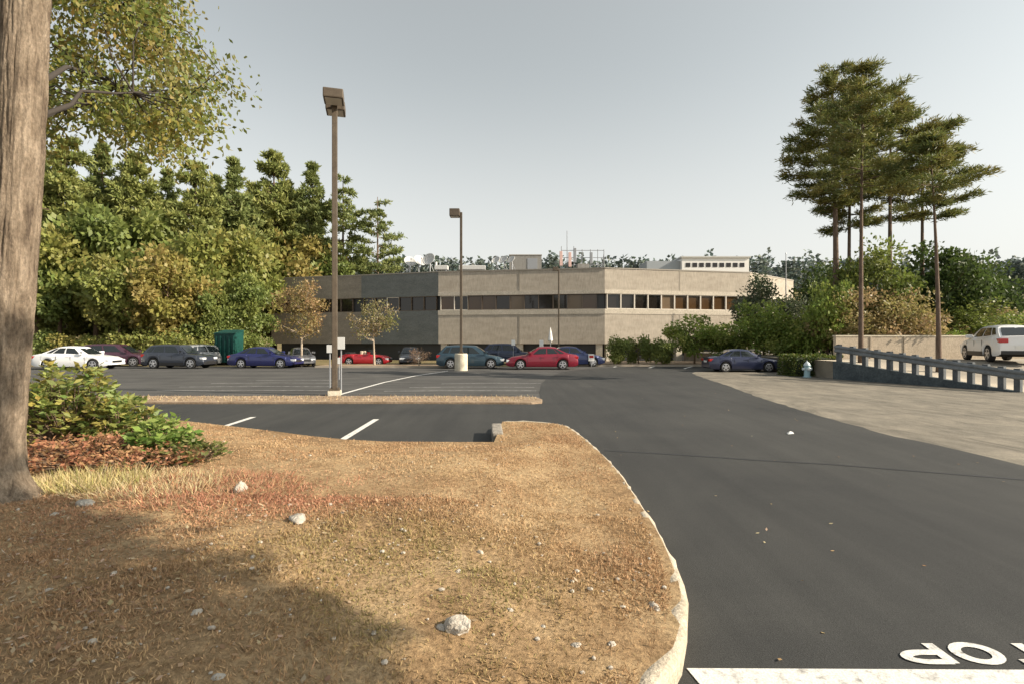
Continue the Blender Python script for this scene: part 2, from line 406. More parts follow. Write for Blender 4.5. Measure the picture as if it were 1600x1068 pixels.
def edge_dist(P):
    d = np.full(len(P), 1e9)
    for a, b in zip(B, Bn):
        ab = b-a; L2 = max(1e-12, ab@ab); t = np.clip(((P-a)@ab)/L2, 0, 1); q = a + t[:,None]*ab
        d = np.minimum(d, np.hypot(P[:,0]-q[:,0], P[:,1]-q[:,1]))
    return d
def inside(P):
    r = np.zeros(len(P), bool)
    for a, b in zip(B, Bn):
        c = (a[1] > P[:,1]) != (b[1] > P[:,1])
        xx = (b[0]-a[0])*(P[:,1]-a[1])/(b[1]-a[1] + 1e-12) + a[0]
        r ^= c & (P[:,0] < xx)
    return r
def nz(x, y, s, o=0.0): return noise.noise(Vector((x*s, y*s, o)))
def bz(P):
    d = edge_dist(P); s = np.clip(d/2.4, 0, 1); s = s*s*(3-2*s)
    z = ke + .015 + .2*s
    z += np.array([.045*nz(x,y,.9,1) + .022*nz(x,y,3.1,2) + .010*nz(x,y,9,5) for x,y in P]) * np.clip(d/.5, .15, 1)
    return z
def bz1(x, y): return float(bz(np.array([[x,y]]))[0])
rng = np.random.default_rng(11)
Pn = np.vstack([np.column_stack([rng.uniform(-24,1.3,9000), rng.uniform(-1.5,15,9000)]), np.column_stack([rng.uniform(-6,1.3,26000), rng.uniform(1.2,9.9,26000)])])
Pn = Pn[inside(Pn)]; Pn = Pn[edge_dist(Pn) > .04]
allp = [Vector(p) for p in outline] + [Vector(p) for p in Pn]
nb_ = len(outline)
vv, ee, ff, *_ = delaunay_2d_cdt(allp, [(i,(i+1)%nb_) for i in range(nb_)], [], 1, 1e-6)
V2 = np.array([(p.x,p.y) for p in vv]); Z = bz(V2)
mb = MB(); mb.v = [(x,y,z) for (x,y),z in zip(V2,Z)]
mb.f = [tuple(f) if (V2[f[1]][0]-V2[f[0]][0])*(V2[f[2]][1]-V2[f[0]][1])-(V2[f[2]][0]-V2[f[0]][0])*(V2[f[1]][1]-V2[f[0]][1]) > 0 else tuple(f)[::-1] for f in ff]
sk = len(mb.v); mb.v += [(p[0],p[1],-.05) for p in outline]; top0 = len(mb.v); mb.v += [(p[0],p[1],ke) for p in outline]
mb.f += [(sk+i, top0+i, top0+(i+1)%nb_, sk+(i+1)%nb_) for i in range(nb_)]
mb.m = [0]*len(mb.f)
m = pm('dry_soil', (.2,.14,.08), .95, spec=.15); v = coords(m)
c1 = ramp(m, noise_tex(m, v, 1.1, 7, .7, .4), [(.28,(.2,.13,.075)),(.45,(.33,.22,.12)),(.6,(.43,.31,.18)),(.78,(.31,.225,.12))])
f2 = noise_tex(m, v, 26, 6, .75); c2 = ramp(m, f2, [(.3,(.45,.43,.4)),(.55,(1,1,1)),(.75,(1.5,1.45,1.35))])
out_col(m, mix(m, 1, c1, c2, 'MULTIPLY')); bump(m, f2, .9, .03)
SOIL = m
tag(mb.build('verge_terrain', SOIL, smooth=True), kind='structure')
# kerb: pale rough edging swept along the outer line
KERB = mottled('kerb_concrete', (.5,.44,.35), (.36,.31,.24), 5, .9, b=.7, bd=.02, fine=45)
mb = MB(); n = len(kl); prof = [(0.0,0.0),(.0,.15),(-.03,.175),(-.11,.172),(-.16,.14),(-.17,0.02)]
ring = []
for i, p in enumerate(kl):
    a = Vector(kl[max(0,i-2)]); b = Vector(kl[min(n-1,i+2)]); d = (b-a).normalized(); nn = Vector((-d.y, d.x))   # outward is left of travel here
    w = .62 + .2*min(1, max(0, (6.5-p[1])/3.5))
    for k, (u, z) in enumerate(prof):
        jx = .02*noise.noise(Vector((p[0]*6, p[1]*6, k*3.0))) + .012*noise.noise(Vector((p[0]*17, p[1]*17, k*3.0)))
        mb.v.append((p[0]+nn.x*(u*w+jx+.03), p[1]+nn.y*(u*w+jx+.03), max(-.02, z + jx*.6)))
np_ = len(prof)
mb.f = [(i*np_+k, i*np_+k+1, (i+1)*np_+k+1, (i+1)*np_+k) for i in range(n-1) for k in range(np_-1)]
mb.m = [0]*len(mb.f)
tag(mb.build('kerb', KERB, smooth=True), kind='structure')
# stone block closing the kerb
bx, by = G(777,690,.0)
STONE = mottled('grey_stone', (.34,.31,.27), (.22,.2,.175), 6, .9, b=.8, bd=.02, fine=30)
mb = MB(); mb.rbox(-.09,-.0,-.05,.1,1.0,.21, .025)
o = mb.build('kerb_stone', STONE); o.location = (-.25, 8.75, 0); o.rotation_euler.z = R(3)
tag(o, 'grey stone block closing the kerb at the tip of the dry verge', 'kerb stone')

# grass and thatch on the verge
def verge_colour(x, y, r):
    straw = np.array((.46,.325,.18)); brown = np.array((.35,.215,.12)); red = np.array((.4,.18,.12)); green = np.array((.2,.19,.065)); pale = np.array((.54,.43,.295)); dark = np.array((.17,.12,.08))
    u = noise.noise(Vector((x*.8, y*.8, 7.7))); w = noise.noise(Vector((x*1.5, y*1.5, 17.3)))
    def blob(cx, cy, rx, ry): return math.exp(-((x-cx)/rx)**2 - ((y-cy)/ry)**2)
    wt = {'straw': .75+.6*u, 'brown': .75-.5*u, 'red': .1 + 1.9*blob(-2.6,4.8,1.3,.8) + .7*blob(-1.6,4.4,.8,.5) + .5*max(0,w), 'green': .2 + 1.5*blob(-1.0,3.5,1.0,.6) + 1.2*blob(-.2,2.8,.8,.6) + .6*max(0,-w-.05), 'pale': .2 + .9*blob(-4.2,5.2,.9,.7) + .3*max(0,u), 'dark': .2}
    if y < 4.8: wt['brown'] += .3 + .4*noise.noise(Vector((x*1.1, y*1.1, 27)))
    if y > 5.5: wt['brown'] += .35; wt['green'] *= .4
    ks = list(wt); s = sum(max(0,wt[k])**2.2 for k in ks); t = r.random()*s
    cs = {'straw':straw,'brown':brown,'red':red,'green':green,'pale':pale,'dark':dark}
    avg = sum(max(0,wt[k])**2.2*cs[k] for k in ks)/s
    for k in ks:
        t -= max(0,wt[k])**2.2
        if t <= 0: break
    return avg*.68 + cs[k]*.32
def scatter(n, xr, yr, seed):
    rg = np.random.default_rng(seed); P = np.column_stack([rg.uniform(*xr,n), rg.uniform(*yr,n)])
    P = P[inside(P)]; P = P[edge_dist(P) > .07]
    keep = (np.abs(P[:,0]) < P[:,1]*1.08 + .3) & (P[:,1] > 1.9)
    keep &= rg.random(n_ := len(P)) < np.clip([.62 + 1.1*nz(x,y,1.3,60) + .6*nz(x,y,4.1,61) for x,y in P], .12, 1)
    return P[keep]
P1 = np.vstack([scatter(140000,(-5,1.3),(2.0,4.6),1), scatter(120000,(-8,1.3),(4.4,10),2), scatter(9000,(-13,-4),(8,13),3)])
Z1 = bz(P1); rr = random.Random(2); rg = np.random.default_rng(3); n = len(P1)
cols = np.array([verge_colour(x,y,rr) for x,y in P1]) * rg.uniform(.8,1.5,(n,1))
den = np.array([.55+.9*nz(x,y,1.7,40) for x,y in P1]); den = np.clip(den,.15,1.2)
ln = .022 + .036*den*rg.random(n); 
lying = rg.random(n) < .45
D = rg.normal(size=(n,3))*np.array([.55,.55,.2]) + np.array([0,0,.8]); D[lying] = rg.normal(size=(lying.sum(),3))*np.array([1,1,.15]) + np.array([0,0,.12])
o = leaves('dry_grass', np.column_stack([P1,Z1-.004]), D, ln, .003+.003*rg.random(n)+.0006*P1[:,1], cols, STRAW, seed=5)
tag(o, 'short dry straw, rust and olive grass over the verge beside the driveway', 'grass', kind='stuff')
# fallen leaves on the verge (thick at the lower left) and the odd one on the road
P2 = np.vstack([scatter(8000,(-5,1.0),(2.0,4.6),21)]); w2 = np.array([1/(1+math.exp((x+1.9)*2.2)) for x,_ in P2]); w2 = np.clip(w2+.015,0,1)
P2 = P2[rg.random(len(P2)) < w2]; P2 = np.vstack([P2, scatter(700,(-8,1.2),(4.4,9.8),22)])
n = len(P2); Z2 = bz(P2); D2 = rg.normal(size=(n,3))*np.array([1,1,.35])
o = leaves('fallen_leaves', np.column_stack([P2,Z2+.012]), D2, .022+.03*rg.random(n), .013+.016*rg.random(n), jitter(rg,[(.42,.3,.18),(.34,.21,.12),(.48,.38,.26),(.26,.17,.1)],n,.15), STRAW, seed=6, flat=.8)
tag(o, 'curled brown leaf litter strewn over the dry verge', 'leaf litter', kind='stuff')
n = 80; P3 = np.column_stack([rg.uniform(1.4,7.0,n), 2.8+22*rg.random(n)**1.8])
o = leaves('scattered_leaves', np.column_stack([P3,np.full(n,.016)]), rg.normal(size=(n,3))*np.array([1,1,.25]), .02+.03*rg.random(n), .014+.02*rg.random(n), jitter(rg,[(.42,.3,.14),(.3,.16,.07),(.55,.45,.28)],n), STRAW, seed=7, flat=.85)
tag(o, 'stray autumn leaves lying about the black driveway', 'leaves', kind='stuff')
# small gravel
P4 = np.vstack([scatter(1100,(-5,1.2),(2.0,4.6),31), scatter(400,(-6,1.2),(4.6,9),32)]); n = len(P4); Z4 = bz(P4)
sz = .005 + .016*rg.random(n)**4
pm_ = MB()
ico = bmesh.new(); bmesh.ops.create_icosphere(ico, subdivisions=1, radius=1); ico.verts.index_update()
iv = np.array([v.co for v in ico.verts]); iface = [tuple(v.index for v in f.verts) for f in ico.faces]; ico.free()
allv = []; 
for i in range(n):
    q = iv * (rg.uniform(.7,1.3,3)*np.array([1,1,.6])*sz[i]); allv.append(q + np.array([P4[i,0],P4[i,1],Z4[i]+sz[i]*.45]))
allv = np.vstack(allv); pm_.v = [tuple(v) for v in allv]; k = len(iv)
pm_.f = [tuple(i*k+j for j in f) for i in range(n) for f in iface]; pm_.m = [0]*len(pm_.f)
GRAVEL = mottled('gravel', (.5,.46,.4), (.34,.29,.23), 30, .9)
tag(pm_.build('gravel', GRAVEL), 'small pale stones scattered through the dry grass', 'gravel', kind='stuff')

# rocks one can count
ROCK = mottled('pale_rock', (.5,.46,.4), (.33,.29,.24), 9, .9, b=.9, bd=.02, fine=40, kind='obj')
def rock(px, py, w, h, seed, label, flat=.7, tilt=0, spike=0):
    x, y = G(px, py, .33); z = bz1(x, y); x, y = G(px, py, z); z = bz1(x, y)
    wd = w/F*y*.82; ht = h/F*y*.58
    bm = bmesh.new(); bmesh.ops.create_icosphere(bm, subdivisions=3, radius=1)
    for v in bm.verts:
        c = v.co.copy(); k = 1 + .28*noise.noise(c*1.3 + Vector((seed,0,0))) + .12*noise.noise(c*3.3 + Vector((0,seed,0)))
        c = Vector((round(c.x*2.2)/2.2*.35 + c.x*.65, round(c.y*2.2)/2.2*.35 + c.y*.65, c.z)) * k
        if spike: c.x *= 1 - .55*max(0,c.z); c.y *= 1 - .5*max(0,c.z)
        v.co = Vector((c.x*wd/2, c.y*wd/2*flat, c.z*ht*.62 + ht*.34))
    me = bpy.data.meshes.new('rock'); bm.to_mesh(me); bm.free(); me.materials.append(ROCK)
    me.polygons.foreach_set('use_smooth', [seed % 2 == 0]*len(me.polygons))
    o = bpy.data.objects.new('rock', me); COL.objects.link(o); o.location = (x, y, z - .012); o.rotation_euler = (0, R(tilt), seed)
    tag(o, label, 'rock', 'pale rocks lying in the dry verge')
rock(376,765,26,32,1,'pointed white rock standing upright right of the green shrubs',.6,0,1)
rock(465,812,60,20,2,'long flat grey rock lying in the reddish grass',.5,6)
rock(714,984,56,38,3,'biggest rounded white boulder in the foreground grass',.8)
rock(690,984,22,16,15,'small white stone touching the left side of the biggest boulder',.8)
rock(308,952,21,16,4,'smooth round pale stone in the shaded leaf litter')
rock(395,869,13,10,5,'small bright stone at the upper rim of the shade')
rock(750,864,14,11,6,'small pinkish stone higher of two in the middle of the verge')
rock(716,893,14,11,7,'small white stone lower of two in the middle of the verge')
rock(1023,946,36,12,8,'flat white slab of stone beside the pale kerb',.45)
rock(132,787,42,17,9,'broad white rock just right of the big tree foot',.6)
rock(86,806,14,12,10,'small pale stone below the big tree foot')
rock(237,712,24,9,11,'thin whitish stone at the foot of the low green shrub',.4)
rock(796,957,17,9,12,'low pale stone right of the biggest boulder')
rock(956,1010,18,14,13,'pale stone in the strip of litter toward the lower kerb')
rock(900,1008,22,11,16,'dull flat stone in the grass left of the lower kerb litter')
rock(75,918,17,12,14,'dusty stone at the left in the shaded litter')
rock(182,955,14,11,17,'whitish pebble-like stone in shade left of the round stone')
rock(848,978,13,9,18,'small tan stone between the boulder and the kerb')
rock(340,1056,26,14,19,'half buried grey stone at the bottom in shade')

# ------------------------------------------------------------------ median strip with curb, between the two lots
TAN = mottled('tan_bed', (.36,.27,.19), (.25,.18,.12), 2.2, .95, b=.6, bd=.02, fine=18)
def bed(name, poly, z, mat, label=None):
    m = MB(); m.prism(poly, -.03, z); return tag(m.build(name, mat), kind='structure')
bed('median_strip', [(-24,16.2),(-24,14.5),(-9,14.45),(-3,14.5),(.55,14.4),(.85,14.55),(.9,15.2),(.7,15.9),(-2,16.1),(-9,16.15)], .06, TAN)
BEDK = mottled('pale_curb', (.42,.37,.3), (.34,.29,.23), 3, .9, b=.4)
bed('planting_bed', [(-13.5,35.2),(-3.6,35.2),(-3.2,36.4),(-3.6,38.0),(-13.5,38.0)], .12, TAN)
bed('planting_bed', [(4.2,36.9),(16,36.9),(16,44.2),(4.2,43.6)], .13, TAN)
bed('curb', [(4.2,36.75),(16,36.75),(16,36.9),(4.2,36.9)], .14, BEDK)
bed('curb', [(-13.5,35.05),(-3.6,35.05),(-3.6,35.2),(-13.5,35.2)], .13, BEDK)
tufts = [];  rg = np.random.default_rng(77); n = 2600
P5 = np.column_stack([rg.uniform(-14,.75,n), rg.uniform(14.6,15.95,n)]); keep = (P5[:,1] < 16.75 + .0*P5[:,0]); P5 = P5[keep]; n = len(P5)
o = leaves('strip_grass', np.column_stack([P5,np.full(n,.055)]), rg.normal(size=(n,3))*np.array([.6,.6,.2])+np.array([0,0,.7]), .05+.07*rg.random(n), .014, jitter(rg,[(.44,.33,.2),(.34,.24,.14),(.5,.4,.27)],n), STRAW, seed=8)
tag(o, 'dry straw-coloured grass on the narrow median strip', 'grass', kind='stuff')

# ------------------------------------------------------------------ office building
m = pm('ribbed_concrete', (.5,.45,.37), .9, spec=.2); v = coords(m)
c1 = ramp(m, noise_tex(m, coords(m,(.6,.6,1.6)), 1.4, 6), [(.3,(.4,.35,.29)),(.7,(.5,.445,.375))])
rib = N(m, 'ShaderNodeTexWave', wave_type='BANDS', bands_direction='X'); rib.inputs['Scale'].default_value = 6.5; rib.inputs['Distortion'].default_value = .4
m.node_tree.links.new(v, rib.inputs['Vector'])
fine = noise_tex(m, coords(m,(6,6,1)), 2.2, 5); c2 = ramp(m, fine, [(.3,(.82,.82,.82)),(.7,(1.12,1.12,1.12))])
out_col(m, mix(m, 1, c1, c2, 'MULTIPLY')); bump(m, rib.outputs['Fac'], .5, .05)
RIB = m
SMOOTHC = mottled('smooth_concrete', (.58,.52,.44), (.5,.45,.37), 1.2, .85, b=.1, fine=12)
CAP = pm('cap_metal', (.3,.27,.23), .6)
GLASS = pm('office_glass', (.018,.014,.012), .06, spec=.6)
GLASSB = pm('brown_reflection_glass', (.075,.042,.02), .12, spec=.6)  # brown-orange reflections put into the pane's base colour
GLASSC = pm('curtained_glass', (.16,.115,.075), .2, spec=.5)
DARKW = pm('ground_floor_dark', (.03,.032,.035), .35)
MULL = pm('window_frame', (.62,.57,.5), .6)
MULLD = pm('window_frame_brown', (.12,.09,.065), .6)
ROOF = mottled('roof_membrane', (.3,.28,.26), (.2,.19,.18), .6, .9)
plan = [(-25.2,53.6),(-15.0,51.0),(XP(685,48.5),48.5),(XP(945,46.0),46.0),(XP(1172,49.0),49.0),(30.5,55.5),(30.5,78),(-11,78),(-11,60.5),(-25.2,60.5)]
def offs(poly, d):
    n = len(poly); out = []
    for i in range(n):
        a, b, c = Vector(poly[i-1]), Vector(poly[i]), Vector(poly[(i+1)%n])
        e1 = (b-a).normalized(); e2 = (c-b).normalized(); n1 = Vector((e1.y,-e1.x)); n2 = Vector((e2.y,-e2.x))
        bis = (n1+n2).normalized(); out.append(tuple(b + bis * d / max(.3, bis.dot(n1))))
    return out
office = empty('office_building', (0,48,0), label='long two-storey concrete office building with a ribbon of windows', cat='office building')
def opart(mb, name, mat, **k):
    o = mb.build(name, mat, None); o.parent = office; o.matrix_parent_inverse = Matrix.Translation((0,-48,0)); return o
ZR, ZW1, ZW0, ZL = 8.42, 6.08, 4.72, 1.58
planL = [plan[0], plan[1], plan[2], (plan[2][0], 60.5), (-25.2,60.5)]; planR = plan[2:7] + [(-11,60.5), (plan[2][0], 60.52)]
SHADEC = mottled('shade_tone_concrete', (.19,.2,.195), (.15,.16,.155), 1.2, .9, stretch=(.6,.6,1.6), b=.3, fine=12)  # facet's darkness, read as tree shade, put into its concrete colour
b = MB(); b.prism(planR, ZW1+.36, ZR-.1); b.prism(planR, ZL, ZW0-.42); opart(b, 'ribbed_wall', RIB)
BROWNC = mottled('brown_concrete', (.3,.265,.22), (.24,.21,.175), 1.2, .9, stretch=(.6,.6,1.6), b=.3, fine=12)
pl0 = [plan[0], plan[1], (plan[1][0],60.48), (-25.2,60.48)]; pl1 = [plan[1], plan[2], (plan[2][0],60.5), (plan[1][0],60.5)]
b = MB(); b.prism(pl1, ZW1+.004, ZR-.1); b.prism(pl1, ZL, ZW0-.004); opart(b, 'shade_tone_wall', SHADEC)
b = MB(); b.prism(pl0, ZW1+.004, ZR-.104); b.prism(pl0, ZL+.004, ZW0-.004); opart(b, 'brown_wall', BROWNC)
pR2 = offs(planR,.03); b = MB(); b.prism(pR2, ZW1, ZW1+.36); b.prism(pR2, ZW0-.46, ZW0); opart(b, 'smooth_band', SMOOTHC)
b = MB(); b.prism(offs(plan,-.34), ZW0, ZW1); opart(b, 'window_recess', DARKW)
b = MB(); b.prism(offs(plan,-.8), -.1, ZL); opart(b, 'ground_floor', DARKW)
b = MB(); b.prism(offs(plan,.04), ZR-.1, ZR); opart(b, 'roof_edge', CAP)
b = MB(); b.prism(offs(plan,-.5), ZR-.02, ZR+.012); opart(b, 'roof', ROOF)
# vertical joints between the wall panels, and ground-floor piers
rgb = random.Random(9); JOINT = pm('joint_sealant', (.33,.29,.24), .9)
for i in range(5):
    A, Bp = Vector(plan[i]), Vector(plan[i+1]); L_ = (Bp-A).length; u = (Bp-A)/L_; nrm = Vector((u.y,-u.x)); ang = math.atan2(u.y,u.x)
    k = max(1, round(L_/7.6))
    for j in range(1, k):
        M = Matrix.Translation((*(A+u*(L_*j/k)),0)) @ Matrix.Rotation(ang,4,'Z')
        jn = MB(); jn.box(-.05,-.012,ZW1+.4,.05,.05,ZR-.15, M=M); opart(jn, 'panel_joint', JOINT); jn = MB(); jn.box(-.05,-.012,ZL+.05,.05,.05,ZW0-.45, M=M); opart(jn, 'panel_joint', JOINT)
    for j in range(0, k+1):
        if 0 < j < k or i in (2,3):
            M = Matrix.Translation((*(A+u*min(L_-.5,max(.5,(L_*j/k)))),0)) @ Matrix.Rotation(ang,4,'Z'); pr = MB(); pr.box(-.3,.12,-.1,.3,.7,ZL-.004, M=M); opart(pr, 'pier', SMOOTHC)
    W_ = 1.33; nwin = int((L_-.4)/W_)
    for j in range(nwin):
        M = Matrix.Translation((*(A+u*(.2+W_*j)),0)) @ Matrix.Rotation(ang,4,'Z')
        f = MB(); w0 = .07 if i == 3 else .045
        f.box(0,-.0,ZW0+.004,w0,.3,ZW1-.004, M=M); f.box(W_-.004-w0*.35,.0,ZW0+.004,W_-.004,.3,ZW1-.004, M=M)
        f.box(w0,.02,ZW0+.004,W_-.004-w0*.35,.3,ZW0+.06, M=M); f.box(w0,.02,ZW1-.06,W_-.004-w0*.35,.3,ZW1-.004, M=M)
        wf = opart(f, 'window', MULL if i == 3 else (MULLD if rgb.random() < .8 else MULL))
        if i == 3: g = GLASS if j < 4 else (GLASSC if j == 4 else GLASSB)
        elif i == 2: g = rgb.choice([GLASS,GLASS,GLASS,GLASSB,GLASSC,GLASS])
        else: g = rgb.choice([GLASS,GLASS,GLASSB,GLASSB]) if i == 1 else GLASS
        p = MB(); tilt = rgb.uniform(-.012,.012)
        q = [M @ Vector(c) for c in ((w0,.16+tilt,ZW0+.06),(W_-.03,.16-tilt,ZW0+.06),(W_-.03,.16-tilt*.5,ZW1-.06),(w0,.16+tilt*.4,ZW1-.06))]
        p.add(q, [(0,1,2,3)]); o = p.build('pane', g); o.parent = wf
# rooftop plant
HVAC = mottled('plant_screen', (.3,.29,.27), (.24,.23,.215), 1.5, .7, stretch=(3,3,.3), b=.1)
METALW = pm('white_metal', (.5,.5,.49), .55); METALG = pm('grey_metal', (.3,.31,.33), .5, .4); PINKM = pm('pink_panel', (.62,.42,.38), .6)
pent = empty('rooftop_penthouse', (XP(821,51.5),53,ZR+.012), label='grey-brown boxy plant penthouse on the office roof', cat='rooftop penthouse')
b = MB(); b.box(-1.62,-1.5,0,1.62,2,2.0); b.build('screen_wall', HVAC, pent)
b = MB(); b.box(-1.66,-1.54,2.0,1.66,2.04,2.08); b.build('coping', CAP, pent)
b = MB(); b.box(.2,-1.53,.6,1.2,-1.5,1.7); b.build('louvre', METALG, pent)
def dish(px, d, r, el, az, label, grp):
    t = empty('satellite_dish', (XP(px,d), d, ZR+.012), az, label=label, cat='satellite dish', group=grp)
    b = MB(); n = 24; rings = 6
    M = Matrix.Translation((0,0,r+.72)) @ Matrix.Rotation(R(90-el),4,'X')
    vs = [M @ Vector((0,0,0))]; fs = []
    for i in range(1, rings+1):
        q = r*i/rings
        vs += [M @ Vector((q*math.cos(6.283*k/n), q*math.sin(6.283*k/n), .32*q*q/r)) for k in range(n)]
    fs += [(0,1+k,1+(k+1)%n) for k in range(n)]
    for i in range(rings-1): fs += [(1+i*n+k, 1+(i+1)*n+k, 1+(i+1)*n+(k+1)%n, 1+i*n+(k+1)%n) for k in range(n)]
    b.add(vs, fs); o = b.build('reflector', METALW, t, smooth=True)
    sm = o.modifiers.new('thickness', 'SOLIDIFY'); sm.thickness = .03
    b = MB(); b.tube([(0,.1,0),(0,.1,r+.7)], .06, 8); b.box(-.3,-.2,0,.3,.4,.08); [b.tube([(s*r*.5,.5,.02),(0,.1,r+.5)], .03, 6) for s in (-1,1)]; b.build('mount', METALG, t)
    b = MB(); f = M @ Vector((0,0,r*.95)); b.tube([M @ Vector((0,-r*.95,.3*r)), f], .02, 6); b.tube([f, M @ Vector((0,0,r*.8))], .06, 8); b.build('feed_arm', METALG, t)
    return t
for px, d, r, el, az, lab in ((640,51.6,.6,30,.5,'leftmost dish on the office roof, above the dark facade'),(655,51.2,.62,32,.7,'second dish from the left on the office roof'),(671,50.6,.66,25,-.4,'bright white dish nearest the roof edge corner'),
      (775,49.8,.46,40,-.5,'left dish of the three beside the roof penthouse'),(787,49.6,.48,40,-.6,'middle dish of the three beside the roof penthouse'),(799,49.4,.44,38,-.7,'right dish of the three, next to the roof penthouse')):
    dish(px, d, r, el, az, lab, 'satellite dishes on the office roof')
for px, w, lab in ((690,1.3,'short white rooftop duct box right of the left dishes'),(738,2.6,'long low white rooftop duct near the slim lamp post')):
    t = empty('rooftop_duct', (XP(px,50), 50, ZR+.012), label=lab, cat='rooftop duct', group='white ducts on the office roof')
    b = MB(); b.rbox(-w/2,-.4,.3,w/2,.4,.72,.05); b.build('duct', METALW, t)
    for s in (-1,1):
        b = MB(); b.box(s*w*.35-.06,-.3,0,s*w*.35+.06,.3,.31); b.build('support', METALG, t)
    b = MB(); b.tube([(-w*.42,0,.7),(-w*.42,0,1.1)], .12, 10); b.build('vent_cap', METALW, t)
mast = empty('antenna_frame', (XP(908,49.3), 49.3, ZR+.012), label='rooftop frame of thin poles carrying pinkish antenna panels and a tall whip', cat='antenna frame')
b = MB()
for x in (-1.9,-1.35,-.7,.1,.9,1.6,2.2):
    b.tube([(x,0,0),(x,0,2.2 if x > 0 else 2.5)], .035, 6)
for z in (.7,1.4,2.1): b.tube([(-1.9,0,z),(2.2,0,z)], .03, 6)
for x in (-1.9,.1,2.2): b.tube([(x,0,1.9),(x,1.4,.02)], .03, 6)
b.build('pole_frame', METALG, mast)
b = MB(); b.tube([(-1.35,.05,0),(-1.35,.05,4.0)], .03, 6); b.build('whip_antenna', METALG, mast)
for x, z0, z1, mt in ((-1.95,.6,2.0,PINKM),(-1.1,.5,1.9,PINKM),(-.62,.9,2.3,METALG),(.95,.8,1.9,METALG)):
    b = MB(); b.rbox(x-.14,-.2,z0,x+.14,-.05,z1,.03); b.build('antenna_panel', mt, mast)
b = MB(); b.rbox(-.4,-.5,0,.7,.5,.75,.03); b.build('equipment_cabinet', HVAC, mast)
# flag pole by the right end
t = empty('flagpole', (XP(1228,45.2), 45.2, 0), label='thin bare flagpole in front of the right end of the offices', cat='flagpole')
b = MB(); b.tube([(0,0,-.1),(0,0,5),(0,0,9.5)], [.07,.055,.03], 8); b.build('pole', METALG, t)
b = MB(); b.tube([(0,0,9.5),(0,0,9.62)], [.05,.02], 8); b.build('finial', METALG, t)
# white building on the far rise
HB = pm('white_siding', (.75,.74,.72), .7)
fb = empty('distant_building', (XP(1118,110),110,9), label='distant white building with a row of small dark windows above the roofline', cat='building')
zt = ZP(403,110)-9
b = MB(); b.box(-7.2,0,-3,7.2,9,zt); b.build('wall', HB, fb)
b = MB(); b.box(-7.5,-.3,zt,7.5,9.3,zt+.3); b.build('roof', METALW, fb)
for k in range(9):
    b = MB(); b.box(-6.4+1.45*k,-.06,zt-2.0,-5.4+1.45*k,-.004,zt-1.1); b.build('window', GLASS, fb)
b = MB(); b.box(-14.5,1,-3,-7.2,8,zt-.55); b.build('side_wing', pm('grey_siding', (.3,.33,.36), .7), fb)
# fallback trees far off: the wooded skyline reads as one mass
rg = np.random.default_rng(50); C=[];D=[];K=[]
for i in range(1500):
    y = rg.uniform(128,185); x = rg.uniform(-.42,1.15)*y; z0 = hill(x,y); hh = rg.uniform(7.5,9.2) + (rg.random()<.1)*1.6
    n = 70; u = rg.random(n); w = (1-u)**.7*(1.5 if rg.random()<.5 else 2.6); a = rg.random(n)*6.283; q = np.sqrt(rg.random(n))*w
    C.append(np.column_stack([x+q*np.cos(a), y+q*np.sin(a), z0+.5+u*hh])); D.append(np.column_stack([np.cos(a),np.sin(a),rg.normal(size=n)*.4+.2])); K.append(jitter(rg,[(.14,.175,.15),(.16,.19,.155),(.12,.155,.155)],n,.3))  # pale bluish leaf colours carry the distance haze
C=np.vstack(C);D=np.vstack(D);K=np.vstack(K)
o = leaves('treeline', C, D, 1.2*rg.uniform(.6,1.2,len(C)), .9*rg.uniform(.6,1.2,len(C)), K, NEEDLE, seed=51); tag(o, 'far wooded skyline behind the offices, tinted blue-green for distance haze', 'woods', kind='stuff')

# ------------------------------------------------------------------ lamp posts
POLE = mottled('bronze_paint', (.12,.095,.07), (.09,.07,.052), 4, .5, b=.05)
CONC = mottled('pale_concrete', (.66,.6,.48), (.52,.46,.36), 4, .9, b=.3)
LENS = pm('lamp_lens', (.55,.53,.48), .3)
def lamp(px, d, h, label, heads, base=None, w=.085, turn=0, lean=0, gap=.2, hs=1.0, hh=.46):
    t = empty('lamp_post', (XP(px,d), d, 0), turn, label=label, cat='lamp post', group='lamp posts in the parking lot')
    z0 = 0
    if base:
        b = MB(); b.tube([(0,0,-.1),(0,0,base[1]-.05),(0,0,base[1])], [base[0],base[0],base[0]-.04], 20); b.build('concrete_base', CONC, t); z0 = base[1]
    else:
        b = MB(); b.box(-.2,-.2,-.02,.2,.2,.16); b.build('concrete_base', CONC, t); z0 = .16
    b = MB(); b.box(-w*1.9,-w*1.9,z0,w*1.9,w*1.9,z0+.05); [b.tube([(sx*w*1.4,sy*w*1.4,z0+.04),(sx*w*1.4,sy*w*1.4,z0+.1)],.018,6) for sx in(-1,1) for sy in(-1,1)]; b.build('base_plate', POLE, t)
    b = MB(); b.rbox(-w,-w,z0+.05,w+lean*0,w,h-.2,.02); b.build('pole', POLE, t)
    for (hx, hy) in heads:
        dv = Vector((hx,hy,0)).normalized(); M = Matrix.Rotation(math.atan2(dv.y,dv.x),4,'Z')
        a = MB(); a.box(w-.01,-.05,h-.26,w+gap+.02,.05,h-.16, M=M); arm = a.build('arm', POLE, t)
        L_, W_ = .62*hs, .31*hs
        a = MB(); a.rbox(w+gap,-W_,h-.02-hh*hs,w+gap+L_,W_,h-.02,.035, M=M); hd = a.build('lamp_head', POLE, t)
        a = MB(); a.box(w+gap+.06,-W_+.06,h-.032-hh*hs,w+gap-.06+L_,W_-.06,h-.022-hh*hs, M=M); a.build('lens', LENS, hd)
    return t
lamp(523, 16.9, 9.8, 'nearest lamp post, with two boxy heads, standing in the median strip', [(0,-1),(0,1)], turn=R(15), gap=.04, hh=.3)
